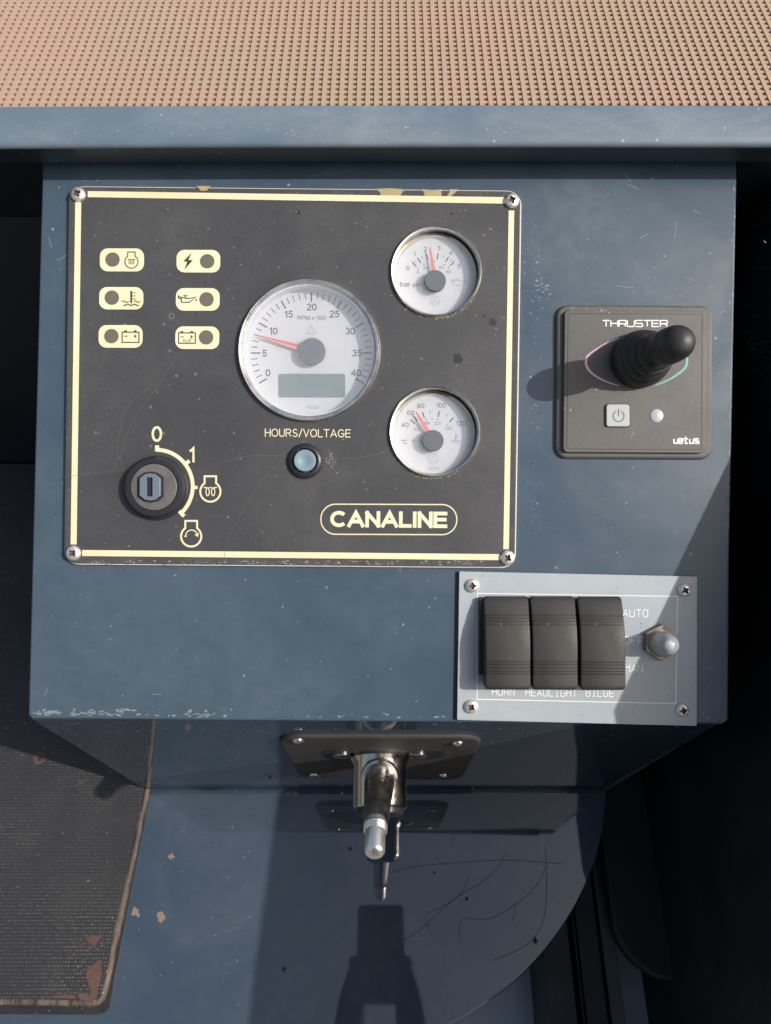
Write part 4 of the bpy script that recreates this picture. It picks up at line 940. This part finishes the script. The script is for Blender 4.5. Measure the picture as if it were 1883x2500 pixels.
# ================================================================ SWITCH PANEL
SZ = 9.0
sp = Frame(FACE, (405, -290, 0), 'switch_panel', 'silver grey switch plate with three black rocker switches at the lower right', 'switch panel')
def k8(a, b): return (929 + a * .4424, 1194.5 + b * .4424)
def K8(pts, h=SZ): return [P(*k8(a, b), h) for a, b in pts]
sq = K8([(132, 815), (1303, 845), (1305, 115), (143, 90)])
sb = [(p[0] - 5 if i in (0, 3) else p[0] - 3, p[1] - (1 if i < 2 else 1)) for i, p in enumerate(sq)]
part('backing_gasket', plate(rrect(sb, 2, 2), .4, 3.5), M['darkring'], sp)
part('switch_plate', plate(rrect(sq, 2.5, 3), 3.5, SZ, bev=.6, seg=1), M['alu'], sp)
zz = SZ + .4
part('border_line', stroke(K8([(232, 197), (1208, 212), (1200, 735), (230, 714)]), 1.9, zz, True), M['white'], sp)
for a, b, rt in ((208, 160, .1), (1245, 182, .5), (202, 752, .9), (1235, 768, .2)):
    x, y = K8([(a, b)], SZ + 4)[0]; add_screw(sp, x, y, SZ, 15, 8.5, rt)
rt_ = math.radians(-1.0)
def lab(s, a0, a1, yb, ht=15.2):
    x0, y0 = K8([(a0, yb)])[0]; x1, _ = K8([(a1, yb)])[0]
    part('lettering', letters(s, x0, y0, x1 - x0, ht, 2.0, zz, rot=rt_, gap=.42), M['white'], sp, label='engraved word ' + s)
lab('AUTO', 942, 1063, 310); lab('OFF', 950, 1040, 443); lab('MAN', 952, 1038, 580)
lab('HORN', 304, 412, 694); lab('HEADLIGHT', 467, 716, 697); lab('BILGE', 762, 896, 699)
# rockers
def rocker_geo(x0, x1, yt, yb):
    """curved paddle: low at its top end, high towards the bottom"""
    Lh = yt - yb; rows = []
    def hh(t): return 20 + 31 * (1 - (1 - min(1, t / .62)) ** 2.1)
    ts = [0, .008, .02, .045, .08, .12, .16]
    def groove(c): return [(c - .008, 0), (c - .004, -2.2), (c + .004, -2.2), (c + .008, 0)]
    pts = [(t, 0) for t in ts]
    for c in (.195, .225, .255, .29): pts += groove(c)
    pts += [(t, 0) for t in (.34, .4, .46, .52, .58, .64)]
    for c in (.685, .715, .75, .785, .815): pts += groove(c)
    pts += [(t, 0) for t in (.85, .9, .94, .965, .985, .995, 1)]
    V, F = [], []; R = 9.0
    for t, dg in pts:
        d = min(t, 1 - t) * Lh; e = math.sqrt(max(0, 1 - (1 - min(1, d / R)) ** 2)) if d < R else 1
        zt_ = SZ + hh(t) + dg - (1 - e) * 8; nx_ = (1 - e) * 6
        xa, xb = x0 + nx_, x1 - nx_; y = yt - t * Lh; g = dg * .3
        V += [(xa, y, SZ + 13), (xa - .5, y, SZ + 18), (xa - g, y, zt_ - 5), (xa + 1.4 - g, y, zt_ - 1.6), (xa + 5, y, zt_), (xb - 5, y, zt_), (xb - 1.4 + g, y, zt_ - 1.6), (xb + g, y, zt_ - 5), (xb + .5, y, SZ + 18), (xb, y, SZ + 13)]
    m = 10
    for i in range(len(pts) - 1):
        for k in range(m - 1): F.append((i * m + k, i * m + k + 1, (i + 1) * m + k + 1, (i + 1) * m + k))
    F += [tuple(range(m)), tuple(range(len(V) - m, len(V)))]
    return V, F
yt, yb = -179.5, -371.5
rx = [(208, 302.5), (306.5, 400), (404.5, 503.5)]
words = ('leftmost rocker switch, above HORN', 'middle rocker switch, above HEADLIGHT', 'right rocker switch, above BILGE')
x0, x1 = rx[0]
first = part('rocker_switch', rocker_geo(x0, x1, yt, yb), M['rocker'], sp, True, loc=((x0 + x1) / 2, (yt + yb) / 2, SZ), label=words[0])
part('switch_housing', box(x0 - 9, x1 - 2, yb + 24, yt - 4, SZ + .2, SZ + 14, 2), M['black'], sp, parent=first)
for i in (1, 2):
    o = copy_tree(first, sp.e, (rx[i][0] - rx[0][0] + (i == 2) * 2, .5 - i * .6, 0)); o['label'] = words[i]
# toggle with hexagonal nut and milky boot
nx_, ny_ = K8([(1128, 437)], SZ + 8)[0]
def hexn(r, a0): return [(nx_ + r * math.cos(a0 + i * math.pi / 3), ny_ + r * math.sin(a0 + i * math.pi / 3)) for i in range(6)]
tg_ = part('toggle_switch', plate(hexn(39, math.radians(28)), SZ + .2, SZ + 13, bev=2.5, seg=2), M['brassnut'], sp, label='toggle switch with brass hexagon nut and milky rubber cap', loc=(nx_, ny_, SZ))
part('nut_collar', lathe([(30, SZ + 13), (30, SZ + 16), (27, SZ + 18), (25, SZ + 18)], nx_, ny_, 40), M['brassnut'], sp, True, parent=tg_)
tt = K8([(1176, 452)], SZ + 72)[0]
def tcen(z): f = max(0, (z - SZ - 16) / 58); return (nx_ + (tt[0] - nx_) * f, ny_ + (tt[1] - ny_) * f)
part('rubber_cap', lathe([(26, SZ + 16), (26.5, SZ + 22), (25.5, SZ + 32), (23.5, SZ + 44), (22, SZ + 56), (19.5, SZ + 66), (15, SZ + 73), (9, SZ + 77), (3, SZ + 78.5), (.1, SZ + 79)], n=48, cen=tcen), M['milky'], sp, True, parent=tg_)
part('toggle_lever', lathe([(9, SZ + 16.5), (9, SZ + 56), (7, SZ + 62), (.1, SZ + 64)], n=24, cen=tcen), M['steel'], sp, True, parent=tg_)

# ================================================================ THROTTLE on the underside panel
th = Frame(UN, (-14, -420, 0), 'throttle_control', 'chrome throttle lever with bare threaded end on a black plate under the console', 'lever')
bx_, by_ = on(UN, 820, 1655, 60); by_ = -349
pq = rrect([(-252, -702), (226, -706), (228, -140), (-254, -136)], 62, 10)
part('base_plate', plate(pq, .4, 10, bev=6, seg=3), M['rocker'], th, True)
for dx, w_ in ((-112, 38), (112, 52)):
    part('cam_opening', plate([(p[0] + bx_ + dx, p[1] - 330) for p in circ(0, 0, 1, 30) for p in [(p[0] * w_, p[1] * 62)]], 10.1, 10.6), M['dark'], th)
    part('washer', moved(lathe([(24, 10.7), (24, 16), (20, 18), (.1, 18)], 0, 0, 32), (bx_ + dx * .86, -322, 0)), M['chrome'], th, True)
for X, Y in ((644, 1606), (990, 1612), (679, 1679), (959, 1680)):
    x, y = on(UN, X, Y, 18); add_screw(th, x, y, 10, 14, 7, .4, mat='bezel')
# boss
bx_, by_ = on(UN, 820, 1655, 60); by_ = -349
boss = part('lever_boss', lathe([(74, 10), (76, 18), (72, 25), (67, 34), (67, 132), (64, 137), (58, 139), (.1, 139)], bx_, by_, 72), M['chrome'], th, True)
part('boss_rim', lathe([(60, 139), (58, 150), (50, 153), (.1, 153)], bx_, by_, 48), M['darkring'], th, True)
for dx in (): part('pad_recess', lathe([(34, 22.3), (34, 30), (28, 33), (.1, 33)], bx_ + dx, by_ + 10, 32), M['greytrim'], th, True)
inv = UN.inverted()
def facept(X, Y, wz): x, y = P(X, Y, wz); return inv @ (FACE @ Vector((x, y, wz)))
tipc = facept(809, 1846, 78); jn = facept(812, 1782, 16)
root = Vector((bx_, -305, 66)); dv = (jn - root).normalized()
part('boss_socket', tube(root - dv * 30, root + dv * 26, 44, 40, 48, [(46, 0), (46, 34), (44, 40), (38, 42), (34, 40)]), M['chrome'], th, True)
Lsh = (jn - root).length
part('lever_shaft', tube(root, jn, 33, 22, 40, [(37, 0), (37, 30), (35, Lsh * .3), (31, Lsh * .6), (28, Lsh * .85), (26, Lsh - 3), (24, Lsh)]), surf('dark_polished_chrome', (.62, .61, .59), .24, dust=.4, dustcol=(.3, .27, .23), speck=0, metal=1, bump=.02, bscale=700, dscale=120), th, True)
Ls = (tipc - jn).length
pr = [(24, 0)] + [p for k in range(3) for p in ((25.5, 3 + k * 6), (22, 6 + k * 6))] + [(22, 21), (21.5, 23), (21.5, Ls - 8), (19, Ls - 3), (15, Ls), (.1, Ls + 1)]
part('threaded_end', tube(jn, tipc, 20, 20, 40, pr), surf('bright_aluminium', (.86, .85, .83), .28, dust=.3, dustcol=(.6, .58, .54), speck=0, metal=.9, bump=.02, bscale=900, dscale=120), th, True)
# ================================================================ small dead insect on the underside
ix, iy = on(UN, 583, 1683, 3)
ins = Frame(UN, (ix, iy, 0), 'insect', 'tiny straw coloured dead insect stuck under the console left of the throttle', 'insect')
body = tube((ix + 3, iy + 14, 4), (ix - 2, iy - 26, 5), 3, 2, 10, [(.5, 0), (3, 5), (3.6, 14), (2.4, 24), (2.8, 32), (.4, 41)])
part('body', body, M['insect'], ins, True)
for sx in (-1, 1):
    for a, l in ((.9, 22), (.25, 24), (-.35, 22)):
        m_ = Vector((ix + sx * l * .5 * math.cos(a), iy + l * .9 * math.sin(a), 9)); e_ = Vector((ix + sx * l * math.cos(a), iy + l * 1.5 * math.sin(a), 1))
        part('leg', join(tube((ix, iy, 4.5), m_, .8, .7, 6), tube(m_, e_, .7, .4, 6)), M['insect'], ins)
# second: small pale husk near the crease
hx, hy = on(UN, 1020 * 1.0, 1702, 3)
solid('husk', tube((hx, hy + 12, 3), (hx + 4, hy - 14, 3), 3, 2, 10, [(.5, 0), (3.4, 6), (3.6, 18), (.5, 28)]), M['insect'], UN, label='tiny pale husk in the seam right of the throttle', cat='husk', smooth=True)
# ================================================================ the photographer (seen only mirrored in the glossy paint)
FC = FACE
solid('phone', moved(plate(rrect([(-170, -330), (111, -330), (111, 240), (-170, 240)], 30, 6), D + 8, D + 36, bev=6), (0, 0, 0)), M['rubber'], FC, label='black phone held by the photographer, mirrored in the glossy locker top', cat='phone', smooth=True)
def body_mesh():
    f = lambda x, y, z: FACE @ Vector((x, y, z))
    J = {'pel': (Vector((0, -2700, 100)), 560), 'belly': (Vector((0, -2560, 700)), 560), 'chest': (Vector((0, -2250, 1500)), 620), 'neck': (Vector((0, -1950, 2150)), 230), 'head': (Vector((0, -1760, 2500)), 330), 'crown': (Vector((0, -1720, 2780)), 250)}
    E_ = [('pel', 'belly'), ('belly', 'chest'), ('chest', 'neck'), ('neck', 'head'), ('head', 'crown')]
    for sx, nm in ((-1, 'l'), (1, 'r')):
        J['sh' + nm] = (Vector((sx * 640, -2150, 1850)), 230); J['el' + nm] = (Vector((sx * 330, -1900, 900)), 150)
        w_ = f(sx * 170 - 30, -400, D + 130); h_ = f(sx * 165 - 30, -190, D + 55); J['wr' + nm] = (w_, 95); J['ha' + nm] = (h_, 80)
        J['kn' + nm] = (Vector((sx * 330, -2600, -900)), 270); J['fo' + nm] = (Vector((sx * 330, -2700, -1780)), 160)
        E_ += [('chest', 'sh' + nm), ('sh' + nm, 'el' + nm), ('el' + nm, 'wr' + nm), ('wr' + nm, 'ha' + nm), ('pel', 'kn' + nm), ('kn' + nm, 'fo' + nm)]
        for k in range(4):
            a = f(sx * 150 - 30, -120 - k * 62, D + 50); b = f(sx * 128 - 30, -110 - k * 62, D + 62)
            c_ = f(sx * (80 - 8 * k) - 30, -105 - k * 60, D + 58); n0 = 'f%s%d' % (nm, k)
            J[n0 + 'a'] = (b, 30); J[n0 + 'b'] = (c_, 26); E_ += [('ha' + nm, n0 + 'a'), (n0 + 'a', n0 + 'b')]
        J['th' + nm] = (f(sx * 120 - 30, -40, D + 52), 32); E_.append(('ha' + nm, 'th' + nm))
    ks_ = list(J); org = Vector((0, -2650, -1860)); me = bpy.data.meshes.new('person')
    me.from_pydata([(J[k][0] - org) * S for k in ks_], [(ks_.index(a), ks_.index(b)) for a, b in E_], [])
    o = bpy.data.objects.new('person', me); COL.objects.link(o); sk = o.modifiers.new('skin', 'SKIN')
    for i, k in enumerate(ks_): me.skin_vertices[0].data[i].radius = (J[k][1] * S,) * 2
    me.skin_vertices[0].data[0].use_root = True
    su = o.modifiers.new('sub', 'SUBSURF'); su.levels = 1; su.render_levels = 1
    dg = bpy.context.evaluated_depsgraph_get(); m2 = bpy.data.meshes.new_from_object(o.evaluated_get(dg)); o.modifiers.clear(); o.data = m2; bpy.data.meshes.remove(me)
    m2.materials.append(M['cloth']); m2.polygons.foreach_set('use_smooth', [True] * len(m2.polygons))
    o.matrix_world = met(Matrix.Translation(org)); tag(o, 'person in dark clothes leaning over with a phone held in both hands', 'person')
    return o
body_mesh()
for o in bpy.data.objects:
    if '_o' in o.keys(): del o['_o']
